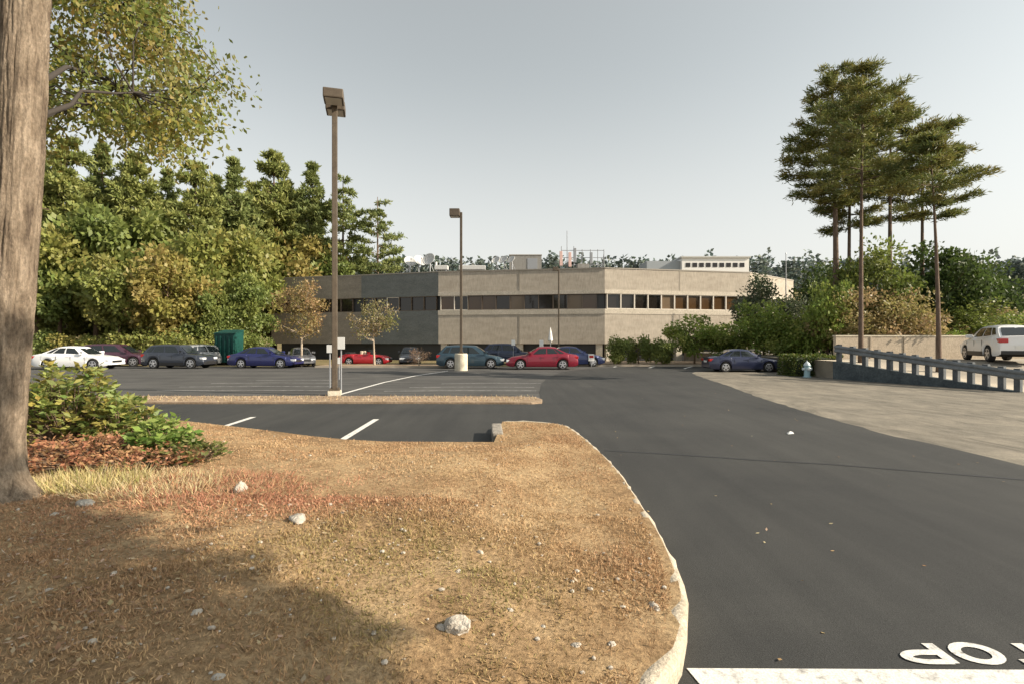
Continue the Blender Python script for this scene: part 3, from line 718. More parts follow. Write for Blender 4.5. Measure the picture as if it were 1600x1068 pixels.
lamp(720.5, 31.6, ZP(327,31.6), 'middle lamp post on a cream round concrete base beside the blue wagon', [(-1,0)], base=(.4,1.05), w=.075, gap=.0)
lamp(873, 42.3, ZP(417,42.3), 'dark slim lamp post rising behind the maroon sedan', [(-1,0)], w=.06, gap=.0, hs=.7)

# ------------------------------------------------------------------ cars
TYRE = pm('tyre_rubber', (.018,.018,.018), .85); RIM = pm('alloy', (.55,.55,.57), .35, .75)
CGLASS = pm('car_glass', (.015,.02,.022), .04, spec=.7); UNDER = pm('underbody', (.012,.012,.012), .8)
HEADL = pm('headlight', (.75,.77,.8), .1, .2, .6); TAILL = pm('taillight', (.42,.012,.012), .15, 0, .6); PLATE = pm('plate', (.75,.75,.72), .5); TRIMB = pm('black_trim', (.02,.02,.022), .45); INDIC = pm('amber_light', (.8,.3,.06), .2)
SIGNW = pm('sign_white', (.78,.78,.76), .5)
def paint(name, c, metal=.25, rough=.32):
    return pm(name, c, rough, metal, .7)
TYPES = {  # L, W, H, ride, wheel r, front axle, rear axle, top line of the lower body, cabin (base front, top front, top rear, base rear), belt heights
 'sedan': dict(L=4.7,W=1.8,H=1.45,g=.2,r=.325,fa=1.42,ra=-1.33,top=[(-2.35,.62),(-2.3,.93),(-1.75,1.02),(-1.2,1.0),(.75,.95),(1.3,.9),(1.95,.8),(2.27,.66),(2.35,.48)],cab=(1.08,.28,-.92,-1.75)),
 'suv': dict(L=4.6,W=1.85,H=1.68,g=.24,r=.37,fa=1.4,ra=-1.32,top=[(-2.3,.7),(-2.26,1.08),(-1.9,1.12),(-1.2,1.12),(.75,1.06),(1.2,1.03),(1.9,.95),(2.24,.82),(2.3,.55)],cab=(1.05,.38,-1.75,-2.22)),
 'wagon': dict(L=4.8,W=1.85,H=1.62,g=.2,r=.345,fa=1.48,ra=-1.38,top=[(-2.4,.66),(-2.36,1.02),(-1.9,1.06),(-1.2,1.05),(.95,1.0),(1.4,.95),(2.0,.85),(2.32,.7),(2.4,.5)],cab=(1.35,.42,-1.78,-2.3)),
 'coupe': dict(L=4.1,W=1.74,H=1.4,g=.18,r=.32,fa=1.28,ra=-1.2,top=[(-2.05,.6),(-1.98,.84),(-1.5,.95),(-.9,.94),(.6,.9),(1.1,.86),(1.65,.78),(1.98,.64),(2.05,.46)],cab=(.78,.18,-.7,-1.6)),
 'crossover': dict(L=4.55,W=1.82,H=1.66,g=.27,r=.36,fa=1.36,ra=-1.28,top=[(-2.27,.75),(-2.22,1.12),(-1.85,1.2),(-1.2,1.14),(.75,1.06),(1.25,1.02),(1.85,.94),(2.2,.82),(2.27,.56)],cab=(1.12,.3,-1.45,-2.12)),
}
def interp(pts, x):
    if x <= pts[0][0]: return pts[0][1]
    for (a,b),(c,d) in zip(pts, pts[1:]):
        if x <= c: t = (x-a)/(c-a); return b + (d-b)*t
    return pts[-1][1]
def car(kind, colour, label, cat='car', group='cars parked in the lot', lower=None, convertible=False):
    p = TYPES[kind]; L,W,H,g,r = p['L'],p['W'],p['H'],p['g'],p['r']
    t = empty('parked_car', label=label, cat=cat, group=group)
    ra_ = r*1.17; xs = set(np.linspace(-L/2, L/2, 31).round(4)) | {x for x,_ in p['top']}
    for ax in (p['fa'], p['ra']):
        xs |= {round(ax + ra_*math.cos(R(a)),4) for a in range(0,181,12)}
        xs |= {ax+ra_+.004, ax-ra_-.004}
    xs = sorted(xs)
    def halfw(x):
        u = abs(2*x/L); return W/2*(1 - .035*u**2 - .11*u**7)
    def zbot(x):
        z = g
        for ax in (p['fa'], p['ra']):
            if abs(x-ax) <= ra_+1e-6: z = max(z, r*.98 + math.sqrt(max(0, ra_**2-(x-ax)**2)))
        u = abs(2*x/L)
        if u > .9: z = max(z, g + (u-.9)/.1*.1)
        return z
    b = MB(); rows = [(0,.03),(.12,.0),(.45,-.012),(.62,.0),(.8,.02),(.93,.05),(1.0,.11)]
    nr = len(rows)*2 + 3
    for x in xs:
        zb, zt, w = zbot(x), interp(p['top'], x), halfw(x); ring = []
        for f, ins in rows:
            ring.append((x, w-ins, zb+(zt-zb)*f))
        mid = [(x, (w-.11)*.55, zt+.025), (x, 0, zt+.034), (x, -(w-.11)*.55, zt+.025)]
        b.v += ring + mid + [(x,-y,z) for (x,y,z) in ring[::-1]]
    ns = len(xs)
    b.f = [(i*nr+k, i*nr+k+1, (i+1)*nr+k+1, (i+1)*nr+k) for i in range(ns-1) for k in range(nr-1)]
    b.f += [tuple(range(nr)), tuple((ns-1)*nr+k for k in range(nr))[::-1]]; b.m = [0]*len(b.f)
    # cabin shell
    c0, c1, c2, c3 = p['cab']; cw = W/2 - .13; rw = W/2 - .32
    def zbelt(x): return interp(p['top'], x) + .0
    def ct(u, v):   # u 0..1 rear to front along the cabin side, v 0..1 belt to roof: x, z, half width
        xb = c3 + (c0-c3)*u; xt = c2 + (c1-c2)*u; k = v; x = xb + (xt-xb)*k
        arch = .05*(1-(2*u-1)**2)
        z = zbelt(xb)*(1-k) + (H - .06 + arch)*k; hw = cw + (rw-cw)*k + .02*math.sin(math.pi*k)
        e = abs(2*u-1); hw *= 1 - .05*e**3
        return x, hw, z
    def shell(um, vm, off=0.0):
        x, hw, z = ct(um, vm); return Vector((x, hw + off, z + off*.3))
    if not convertible:
        us = np.linspace(0,1,15); vs_ = [-.06,.2,.45,.7,.88,.96,1.0]; base = len(b.v); cn = len(vs_)*2 + 3
        for u in us:
            ring = []
            for v_ in vs_:
                x, hw, z = ct(u, min(1,v_)) if v_ < 1 else ct(u,1.0)
                if v_ >= .88: hw -= {.88:.0,.96:.02,1.0:.07}[v_]
                if v_ == 1.0: z += .02
                ring.append((x, hw, z))
            x, hw, z = ring[-1]
            b.v += ring + [(x, hw*.5, z+.03),(x,0,z+.038),(x,-hw*.5,z+.03)] + [(x_,-y_,z_) for x_,y_,z_ in ring[::-1]]
        fs = [(base+i*cn+k, base+i*cn+k+1, base+(i+1)*cn+k+1, base+(i+1)*cn+k) for i in range(14) for k in range(cn-1)]
        fs += [tuple(base+k for k in range(cn)), tuple(base+14*cn+k for k in range(cn))[::-1]]
        b.f += fs; b.m += [0]*len(fs)
    body = b.build('body', colour, t, smooth=True, angle=38)
    u_ = MB(); u_.box(-L/2+.25,-W/2+.26,g+.02,L/2-.25,W/2-.26,.72); [u_.box(ax-ra_,-W/2+.14,.3,ax+ra_,W/2-.14,r*2.05) for ax in (p['fa'],p['ra'])]
    u_.box(-L/2+.7,-W/2+.05,g-.03,L/2-.7,W/2-.05,g+.06); u_.build('underbody', UNDER, t)
    if lower:
        for s in (1,-1):
            lo = MB(); lo.add([(p['ra']+ra_+.02,s*(W/2-.0),g+.0),(p['fa']-ra_-.02,s*(W/2-.0),g+.0),(p['fa']-ra_-.02,s*(W/2+.022),g+.2),(p['ra']+ra_+.02,s*(W/2+.022),g+.2)], [(0,1,2,3)]); lo.build('side_cladding', lower, t)
        lo = MB(); lo.rbox(-L/2-.03,-W/2+.16,g+.08,-L/2+.1,W/2-.16,g+.25,.03); lo.build('bumper', lower, t); lo = MB(); lo.rbox(L/2-.1,-W/2+.2,g+.05,L/2+.02,W/2-.2,g+.26,.03); lo.build('bumper', lower, t)
    if not convertible:
        wins = [(.08,.2),(.235,.49),(.53,.84)] if kind not in ('coupe',) else [(.13,.36),(.4,.84)]
        for s in (1,-1):
            for (a, e) in wins:
                q = MB(); pts = []
                st = 5
                lowr = [shell(a+(e-a)*k/st, .1, .012) for k in range(st+1)]; up = [shell(a+(e-a)*k/st, .84, .014) for k in range(st+1)]
                midr = [shell(a+(e-a)*k/st, .47, .014) for k in range(st+1)]
                vs2 = [Vector((v_.x, v_.y*s, v_.z)) for v_ in lowr+midr+up]
                q.add(vs2, [((j)*(st+1)+k, j*(st+1)+k+1, (j+1)*(st+1)+k+1, (j+1)*(st+1)+k) for j in (0,1) for k in range(st)]); q.build('side_window', CGLASS, t, smooth=True)
        for (uu, nm, off) in ((1.0,'windshield',.035),(0.0,'rear_window',-.035)):
            q = MB(); g_ = []
            for v_ in (.1,.5,.88):
                x, hw, z = ct(uu, v_)
                for f in (-.86,-.45,0,.45,.86): g_.append((x + off + (.0), hw*f, z + .012))
            q.add(g_, [(j*5+k,j*5+k+1,(j+1)*5+k+1,(j+1)*5+k) for j in (0,1) for k in range(4)]); q.build(nm, CGLASS, t)
    else:
        q = MB()   # folded soft top, seats and a raked screen
        q.add([(c0,-cw+.05,.9),(c0,cw-.05,.9),(c1+.12,rw+.02,1.28),(c1+.12,-rw-.02,1.28)],[(0,1,2,3)]); q.build('windshield', CGLASS, t)
        q = MB(); q.rbox(c3,-cw,.9,c3+.5,cw,1.08,.06); q.build('folded_top', TRIMB, t)
        for s in (1,-1):
            q = MB(); q.rbox(-.35,s*.38-.22,.7,-.15,s*.38+.22,1.2,.06); q.build('seat', pm('tan_leather',(.45,.38,.3),.6) if s==1 else bpy.data.materials['tan_leather'], t)
    # wheels
    for ax in (p['fa'], p['ra']):
        for s in (1,-1):
            y0 = s*(W/2 - .02); y1 = s*(W/2 - .23); w = empty('wheel'); w.parent = t
            q = MB(); q.tube([(ax,y1,r),(ax,y0-s*.03,r),(ax,y0,r)], [r,r,r*.93], 26)
            q.build('tyre', TYRE, w, smooth=True, angle=40)
            q = MB(); ri = r*.7; nn = 5; c = (ax, y0+s*.004, r)
            ringv = []; k2 = 30
            for k in range(k2):
                a = 6.283*k/k2; ringv += [(ax+ri*math.cos(a), y0+s*.006, r+ri*math.sin(a)), (ax+ri*.86*math.cos(a), y0+s*.012, r+ri*.86*math.sin(a))]
            q.add(ringv, [(2*k,2*k+1,2*((k+1)%k2)+1,2*((k+1)%k2)) for k in range(k2)])
            for k in range(nn):
                a = 6.283*k/nn + .3; dx, dz = math.cos(a), math.sin(a); px_, pz_ = -dz, dx
                q.add([(ax+px_*ri*.2, y0+s*.016, r+pz_*ri*.2),(ax+dx*ri*.9+px_*ri*.17, y0+s*.013, r+dz*ri*.9+pz_*ri*.17),(ax+dx*ri*.9-px_*ri*.17, y0+s*.013, r+dz*ri*.9-pz_*ri*.17),(ax-px_*ri*.2, y0+s*.016, r-pz_*ri*.2)], [(0,1,2,3)])
            q.tube([(ax,y0,r),(ax,y0+s*.022,r)], [ri*.24,ri*.2], 12); q.build('rim', RIM, w)
    # lights, mirrors, plate, handles
    for s in (1,-1):
        xf = L/2; wf = halfw(xf-.12); zf = interp(p['top'], xf-.12)
        q = MB(); q.rbox(xf-.34, s*(wf-.2)-.21, zf-.2, xf-.005, s*(wf-.2)+.2, zf-.035,.04); q.build('headlight', HEADL, t)
        zr = interp(p['top'], -L/2+.06); wr = halfw(-L/2+.1)
        hl = .2 if kind in ('suv','wagon','crossover') else .17
        q = MB(); q.rbox(-L/2-.012, s*(wr-.16)-.16, zr-.06-hl, -L/2+.3, s*(wr-.16)+.165, zr-.06,.03); q.build('taillight', TAILL, t)
        q = MB(); xm = c0-.3; zm = interp(p['top'],xm)+.12; q.rbox(xm-.09, s*(W/2-.07)-.02*s-.07, zm-.07, xm+.09, s*(W/2+.08)+.03, zm+.09,.03); q.build('mirror', colour, t)
        for xh in (c0-1.15, c0-2.05):
            q = MB(); zh = interp(p['top'],xh)-.17; q.rbox(xh-.1, s*(W/2-.02)-.025, zh-.016, xh+.1, s*(W/2-.02)+.03, zh+.016,.008); q.build('door_handle', colour, t)
        q = MB()
        for xd in (c0-.12, c0-.98, c0-1.85): q.box(xd-.008, s*(W/2)-.006, g+.2, xd+.008, s*(W/2)+.008, interp(p['top'],xd)-.12)
        q.build('door_seam', TRIMB, t)
    q = MB(); q.box(-L/2-.016,-.26,.62,-L/2+.02,.26,.74); q.build('licence_plate', PLATE, t)
    q = MB(); q.rbox(L/2-.06,-.45,.42,L/2+.012,.45,.58,.02); q.build('grille', TRIMB, t)
    return t
def put_car(t, px, py, ang, z=0, side=True, s=1.0):
    """px: pixel of the car's middle, py: pixel where its near tyres touch"""
    x, d = G(px, py, z); W = .9 if side else 2.2
    t.location = (XP(px, d+W*s), d+W*s, z); t.rotation_euler = (0,0,R(ang)); t.scale = (s,s,s); return t
put_car(car('sedan', paint('white_paint',(.8,.8,.8),0,.35), 'white sedan at the far left of the lot, partly behind the green shrub', 'car'), 124, 577, 4, s=1.0)
put_car(car('wagon', paint('plum_paint',(.07,.03,.05)), 'dark plum car half hidden behind the white sedan', 'car'), 183, 572.5, 10, s=.98)
put_car(car('suv', paint('slate_paint',(.035,.042,.06)), 'dark slate SUV between the white sedan and the navy sedan', 'SUV', lower=TRIMB), 281, 575.5, -3, s=.93)
put_car(car('wagon', paint('silver_paint',(.33,.34,.35),.5), 'silver-grey wagon peeking out behind the slate SUV', 'car'), 321, 571, 75, s=.95)
put_car(car('sedan', paint('navy_paint',(.02,.025,.11)), 'navy blue sedan left of the near lamp post', 'car'), 416, 575, -2, s=.97)
put_car(car('coupe', paint('pewter_paint',(.2,.2,.21),.5), 'grey car whose nose shows behind the navy sedan', 'car'), 470, 572, -60, s=.95)
put_car(car('coupe', paint('scarlet_paint',(.42,.015,.025)), 'bright red convertible with its top down behind the near lamp post', 'car', convertible=True), 572, 570.5, 0, s=.9)
put_car(car('sedan', paint('charcoal_paint',(.04,.045,.055)), 'charcoal car facing the lot behind a bare brown bush', 'car'), 641, 569.5, -80, s=.92)
put_car(car('wagon', paint('teal_paint',(.03,.06,.085)), 'blue-teal wagon right behind the cream lamp base', 'car'), 736, 575.5, -1, s=.93)
put_car(car('suv', paint('midnight_paint',(.02,.03,.065)), 'midnight blue SUV behind the blue-teal wagon and maroon sedan', 'SUV'), 797, 569, -5, s=.95)
put_car(car('sedan', paint('maroon_paint',(.22,.012,.03)), 'maroon sedan facing left near the middle of the lot', 'car'), 846, 577, 180, s=.98)
put_car(car('sedan', paint('cobalt_paint',(.025,.04,.13)), 'cobalt blue sedan whose end shows beyond the maroon sedan', 'car'), 893, 572.5, 6, s=.97)
put_car(car('sedan', paint('ink_paint',(.025,.032,.075)), 'dark blue sedan parked alone at the far end of the driveway', 'car'), 1158, 581, -2, s=.9)

# ------------------------------------------------------------------ raised lot on the right: ramp, retaining wall, guardrail
WA, WB = Vector((15.4,24.1)), Vector((17.75,17.9)); wdir = (WB-WA).normalized(); wn_ = Vector((wdir.y,-wdir.x)); wn_ = wn_ if wn_.x > 0 else -wn_
def ramp_z(y): return .006 + .84*min(1,max(0,(y-17.75)/6.4))
ys_ = [17.75,18.4,19.2,20.2,21.4,22.6,23.6,24.15,26,28,34,48]
m = MB()
def xl(y):
    if y <= 24.1: return WA.x + (WB.x-WA.x)*(24.1-y)/(24.1-17.9) + .02
    return 15.42 + (y-24.1)*.03
for y in ys_:
    for k in range(9): m.v.append((xl(y)+ (70-xl(y))*(k/8)**1.6, y, ramp_z(y)))
m.f = [(j*9+k, j*9+k+1, (j+1)*9+k+1, (j+1)*9+k) for j in range(len(ys_)-1) for k in range(8)]; m.m=[0]*len(m.f)
nyr = len(ys_); base0 = len(m.v)
for y in ys_: m.v.append((xl(y), y, -.1))
for j in range(nyr-1): m.f.append((base0+j, base0+j+1, (j+1)*9, j*9)); m.m.append(0)
LOTR = mottled('pale_lot', (.36,.32,.26), (.26,.23,.19), .8, .92, b=.3, bd=.006, fine=40)
tag(m.build('raised_lot', LOTR, smooth=True), kind='structure')
WALLM = mottled('dark_retaining_block', (.1,.12,.13), (.06,.075,.085), 3, .9, b=.6, bd=.03, fine=14)
rw_ = empty('retaining_wall', (WA.x,WA.y,0), math.atan2(wdir.y,wdir.x), label='dark block retaining wall tapering down below the guardrail', cat='retaining wall')
Lw = (WB-WA).length; b = MB(); nseg = 14
for i in range(nseg):
    x0, x1 = Lw*i/nseg, Lw*(i+1)/nseg; z0 = ramp_z(WA.y+wdir.y*x0)+.01; z1 = ramp_z(WA.y+wdir.y*x1)+.01
    b.add([(x0,-.15,-.1),(x1,-.15,-.1),(x1,.1,-.1),(x0,.1,-.1),(x0,-.15,z0),(x1,-.15,z1),(x1,.1,z1),(x0,.1,z0)], [(3,2,1,0),(4,5,6,7),(0,1,5,4),(1,2,6,5),(2,3,7,6),(3,0,4,7)])
b.build('block_face', WALLM, rw_)
b = MB(); b.box(-.2,-.15,-.1,-.005,4.4,.84); b.build('return_wall', WALLM, rw_)
gr = empty('guardrail', (WA.x,WA.y,0), math.atan2(wdir.y,wdir.x), label='steel guardrail on square posts running along the retaining wall', cat='guardrail')
STEEL = mottled('weathered_steel', (.22,.235,.25), (.14,.155,.165), 3, .6, b=.1); POSTM = mottled('dark_post', (.13,.14,.15), (.08,.09,.1), 4, .8)
prof = [(-.0,.0),(-.05,.04),(-.05,.1),(.0,.15),(.0,.17),(-.05,.22),(-.05,.28),(0,.32)]
nP = 14
b = MB(); st = 40
for i in range(st+1):
    x = -.1 + (Lw+.35)*i/st; z = ramp_z(WA.y+wdir.y*max(0,min(Lw,x)))+.43
    b.v += [(x,-.14+a-.02,z+c) for a,c in prof] + [(x,-.12+a-.02,z+c) for a,c in prof]
q = len(prof)
b.f = [(i*2*q+k+o_, i*2*q+k+1+o_, (i+1)*2*q+k+1+o_, (i+1)*2*q+k+o_) for i in range(st) for k in range(q-1) for o_ in (0,q)]; b.m=[0]*len(b.f)
b.build('rail_beam', STEEL, gr)
for i in range(nP):
    x = .02 + (Lw-.05)*(i/(nP-1))**.9; z = ramp_z(WA.y+wdir.y*x)
    b = MB(); b.rbox(x-.09,-.115,z-.02,x+.09,.06,z+.8,.012); b.build('post', POSTM, gr)
# pale wall at the back of the raised lot
BW = mottled('beige_wall', (.52,.44,.34), (.42,.35,.27), 1.4, .9, stretch=(1,1,.6), b=.4, fine=20)
bw = empty('concrete_wall', (17.65,27.9,.84), R(2), label='low beige concrete wall along the back of the raised lot', cat='wall')
b = MB(); b.box(0,0,-.1,15,.22,1.2); b.build('wall_face', BW, bw)
b = MB(); b.box(-.03,-.03,1.2,15.03,.25,1.27); b.build('wall_cap', CONC, bw)
b = MB(); [b.box(1.9+1.9*k,-.035,0,2.0+1.9*k,-.002,1.19) for k in range(7)]; b.build('pilaster', BW, bw)
# white crossover on the raised lot, seen from behind
sv = car('crossover', paint('pearl_paint',(.8,.8,.8),0,.3), 'white crossover seen from behind on the raised lot', 'SUV', lower=TRIMB)
sv.location = (23.55, 24.75, ramp_z(24.7)); sv.rotation_euler = (0,0,R(66))
# signs and small things
def sign(px, d, zc, w, h, label, cat='sign', blank=True, red=False, group='small white parking signs'):
    t = empty('parking_sign', (XP(px,d), d, 0), label=label, cat=cat, group=group)
    b = MB(); b.tube([(0,.03,-.1),(0,.03,zc+h/2)], .025, 6); b.build('post', METALG, t)
    b = MB(); b.rbox(-w/2,-.012,zc-h/2,w/2,.004,zc+h/2,.003); pl = b.build('sign_plate', SIGNW, t)
    if red:
        b = MB(); b.box(-w*.36,-.018,zc-h*.05,w*.36,-.0125,zc+h*.3); b.build('red_band', TAILL, pl)
    return t
sign(532.5, 17.6, ZP(536,17.6), .27, .4, 'larger blank white sign just right of the near lamp post')
sign(515, 19.5, ZP(544.5,19.5), .22, .3, 'small white sign just left of the near lamp post')
sign(529.5, 24.0, ZP(563,24.0), .2, .3, 'low white sign low against the near lamp post')
sign(802, 39.5, ZP(535,39.5), .3, .42, 'white sign above the midnight blue SUV')
sign(846, 39.8, ZP(536,39.8), .32, .5, 'white sign left of the pointed one above the maroon sedan')
sign(924, 36.4, ZP(558,36.4), .42, .5, 'white and red sign at the left end of the far planting bed', red=True)
t = empty('folded_umbrella', (XP(860,43),43,0), label='closed white patio umbrella pointing up above the maroon sedan', cat='umbrella')
b = MB(); b.tube([(0,0,-.1),(0,0,2.9)], .03, 8); b.build('pole', METALG, t)
b = MB(); b.tube([(0,0,1.75),(0,0,1.9),(0,0,2.4),(0,0,2.95)], [.13,.2,.13,.02], 10); b.build('canopy', SIGNW, t)
# hydrant
HYD = pm('hydrant_blue', (.3,.45,.5), .45); HYW = pm('hydrant_white', (.55,.62,.65), .4)
hx, hy = G(1261,588.8)
t = empty('fire_hydrant', (hx,hy,0), label='pale blue fire hydrant with white cap in front of the clipped hedge', cat='fire hydrant')
b = MB(); b.tube([(0,0,-.05),(0,0,.05),(0,0,.06),(0,0,.55),(0,0,.56),(0,0,.6)], [.19,.19,.14,.13,.17,.17], 16); b.build('barrel', HYD, t, smooth=True, angle=40)
b = MB(); b.tube([(0,0,.6),(0,0,.68),(0,0,.75),(0,0,.77),(0,0,.83)], [.15,.13,.07,.035,.03], 14); b.build('bonnet', HYW, t, smooth=True, angle=40)
for dx, dy, rr_ in ((-1,0,.07),(1,0,.07),(0,-1,.09)):
    b = MB(); b.tube([(dx*.1,dy*.1,.42),(dx*.22,dy*.22,.42),(dx*.24,dy*.24,.42)], [rr_,rr_,rr_*.6], 12); b.build('nozzle_cap', HYW, t)
# green dumpster behind the cars
GREEN = mottled('dumpster_green', (.008,.064,.054), (.007,.05,.043), 2, .55, b=.05)
t = empty('dumpster', (XP(357,39.5), 39.6, 0), R(-4), label='tall teal-green waste container between the slate SUV and navy sedan', cat='waste container')
b = MB()
wd, hgt = .8, 2.6
b.add([(-wd,-.5,.2),(wd,-.5,.2),(wd,.5,.2),(-wd,.5,.2),(-wd,-.6,hgt-.25),(wd,-.6,hgt-.25),(wd,.6,hgt),(-wd,.6,hgt)], [(3,2,1,0),(0,1,5,4),(1,2,6,5),(2,3,7,6),(3,0,4,7)])
b.build('bin_body', GREEN, t)
b = MB(); [b.box(-wd+.12+k*.34,-.65,.25,-wd+.2+k*.34,-.54,hgt-.4) for k in range(5)]; b.build('stiffener', GREEN, t)
b = MB(); b.add([(-wd-.04,-.66,hgt-.25),(wd+.04,-.66,hgt-.25),(wd+.04,.65,hgt+.03),(-wd-.04,.65,hgt+.03),(-wd-.04,-.66,hgt-.19),(wd+.04,-.66,hgt-.19),(wd+.04,.65,hgt+.09),(-wd-.04,.65,hgt+.09)], [(3,2,1,0),(4,5,6,7),(0,1,5,4),(1,2,6,5),(2,3,7,6),(3,0,4,7)]); b.build('lid', GREEN, t)
for s in (-1,1):
    b = MB(); b.box(s*(wd+.02)-.05,-.4,.8,s*(wd+.02)+.05,.4,.98); b.build('fork_pocket', GREEN, t)
    b = MB(); b.box(s*wd*.8-.07,-.45,0,s*wd*.8+.07,.45,.2); b.build('skid', TRIMB, t)
# small white scrap on the driveway
sx, sy = G(1234.5,678)
b = MB(); b.add([(-.06,-.04,.0),(.05,-.05,.012),(.07,.04,.03),(-.04,.05,.006),(0,0,.055)], [(0,1,4),(1,2,4),(2,3,4),(3,0,4),(3,2,1,0)]); o = b.build('paper_scrap', SIGNW); o.location = (sx,sy,.012)
tag(o, 'crumpled white scrap of paper on the black driveway', 'litter')

# ------------------------------------------------------------------ trees and shrubs
YG = [(.25,.28,.075),(.3,.3,.08),(.2,.235,.065),(.27,.25,.075)]
OG = [(.31,.28,.08),(.34,.28,.09),(.27,.265,.07),(.32,.245,.085)]
MG = [(.19,.23,.065),(.23,.255,.07),(.15,.195,.055)]
BG_ = [(.22,.3,.06),(.28,.34,.08),(.15,.21,.05),(.31,.32,.085)]
PG = [(.2,.235,.08),(.24,.26,.085),(.16,.2,.07)]
PY = [(.24,.265,.08),(.28,.285,.085),(.2,.235,.075)]
HIDE = []
def proto(fn, *a, **k):
    t = fn(*a, **k); HIDE.append(t); t['_used'] = 0; return t
def use(t, px, d, label, cat='tree', group=None, rz=0, s=1.0, sz=None, z=0):
    first = not t['_used']; t['_used'] = 1
    return place(t, XP(px,d), d, z, rz, s, sz, label, cat, group, first)
# left wood: pines
pA = proto(pine, 'pine_tree', 20, 2.5, 4.9, .28, 1, PG, .72, 7, 44, .55, .17, 'cone', gaps=.16, up=.3, jit=(.35,1.25))
pB = proto(pine, 'pine_tree', 20, 2.5, 5.6, .3, 2, PY, .75, 8, 44, .55, .17, 'round', gaps=.16, up=.3, jit=(.35,1.25))
pC = proto(pine, 'pine_tree', 20, 5.5, 3.6, .25, 3, PG, 1.25, 5, 40, .5, .15, 'flat', gaps=.2, up=.25)
W = 'trees of the wood left of the offices'
def ht(py, d): return ZP(py, d)
for t, px, top, d, rz, lab in [
 (pA,365,250,60,0,'dark pointed pine at the right shoulder of the wood, left of the tall twin-topped pine'),(pB,428,240,66,1,'tallest pine rising behind the left end of the offices'),(pA,488,258,67,2,'pine with a narrow top just left of the near lamp post'),
 (pC,536,274,67,0,'open-branched pine behind the near lamp post'),(pC,590,308,66,2.2,'small lone pine standing free at the right end of the wood'),
 (pB,104,216,50,3,'broad pine directly right of the big foreground trunk'),(pA,160,228,53,4,'yellow-green pine under the oak leaves, second right of the foreground trunk'),(pB,214,240,52,5,'pine under the middle of the overhanging oak leaves'),
 (pA,262,268,56,1,'shorter pine below the gap in the oak leaves'),(pB,306,256,54,.5,'round-topped pine under the right end of the oak leaves'),(pA,338,278,62,2.6,'narrow dark pine squeezed behind the round-topped pine'),
 (pA,62,235,54,1.4,'pine mostly hidden by the big foreground trunk'),(pB,396,285,70,2.9,'pine filling the saddle before the tallest pine'),(pB,460,300,74,.9,'pine filling the gap behind the tallest pine'),(pB,10,200,52,.2,'pine at the extreme left behind the trunk')]:
    h = ht(top, d); use(t, px, d, lab, 'pine', W, rz, h/20*(.9 if t is not pC else 1), h/20)
bA = proto(broadleaf, 'broadleaf_tree', 10, 4.0, 1.6, .2, 11, YG, 40, 170, .42, .3, .3)
bB = proto(broadleaf, 'broadleaf_tree', 10, 4.2, 1.4, .2, 12, OG, 40, 170, .42, .3, .3)
bC = proto(broadleaf, 'broadleaf_tree', 10, 3.8, 1.8, .2, 13, MG, 40, 170, .42, .3, .3)
for t, px, top, d, rz, s, lab in [
 (bA,92,345,45,0,1.0,'yellow-green leafy tree beside the big foreground trunk, above the white sedan'),(bC,150,318,47,1,1.05,'mid-green leafy tree behind the yellow-green ones'),(bA,185,392,42.5,2,.85,'low yellow-green tree left of the orange-tinged one'),
 (bB,262,386,42.5,3,.9,'orange-tinged tree above the slate SUV'),(bA,318,352,47,4,1.0,'yellow-green tree standing behind the orange-tinged one'),(bC,232,330,50,5,1.0,'darker green tree under the pines at mid wood'),
 (bA,368,345,50,.5,.95,'yellowish tree at the right side of the wood above the green container'),(bB,470,362,64,1.5,1.1,'yellow-brown leafy tree showing over the left roof edge'),(bA,425,372,63,2.5,1.1,'leafy tree behind the left end of the roof'),
 (bC,520,395,64,.9,1.0,'dark leafy tree behind the roof right of the near lamp post'),(bC,60,380,44,2.2,.9,'green tree cut by the edge of the foreground trunk'),(bC,388,430,46,3.3,.7,'shaded dark tree in the corner beside the offices'),(bC,330,450,43.5,.3,.6,'small dark tree behind the green container')]:
    h = ht(top, d); use(t, px, d, lab, 'tree', W, rz, s*h/10*.62+.3, h/10)
bushA = proto(broadleaf, 'bush', 2.6, 2.1, .15, .06, 21, YG, 22, 110, .24, .17, .36)
bushB = proto(broadleaf, 'bush', 2.6, 2.0, .15, .06, 22, MG, 22, 110, .24, .17, .36)
bushC = proto(broadleaf, 'bush', 2.6, 2.0, .15, .06, 23, OG, 22, 110, .24, .17, .36)
for t, px, d, s, lab in [(bushB,70,41.6,1.0,'dark bush behind the tail of the white sedan'),(bushC,118,41.1,.9,'yellow-flecked bush above the roof of the white sedan'),(bushA,165,42.1,.95,'bright bush behind the plum car'),(bushA,215,41.6,1.1,'bright yellow-green bush between the plum car and the slate SUV'),
   (bushA,262,41.4,1.05,'bright bush above the tail of the slate SUV'),(bushA,305,42.1,.95,'small bright bush behind the silver-grey wagon'),(bushB,388,43.6,1.0,'dark bush right of the green container')]:
    use(t, px, d, lab, 'bush', 'bushes along the back of the lot', d*1.7, s)
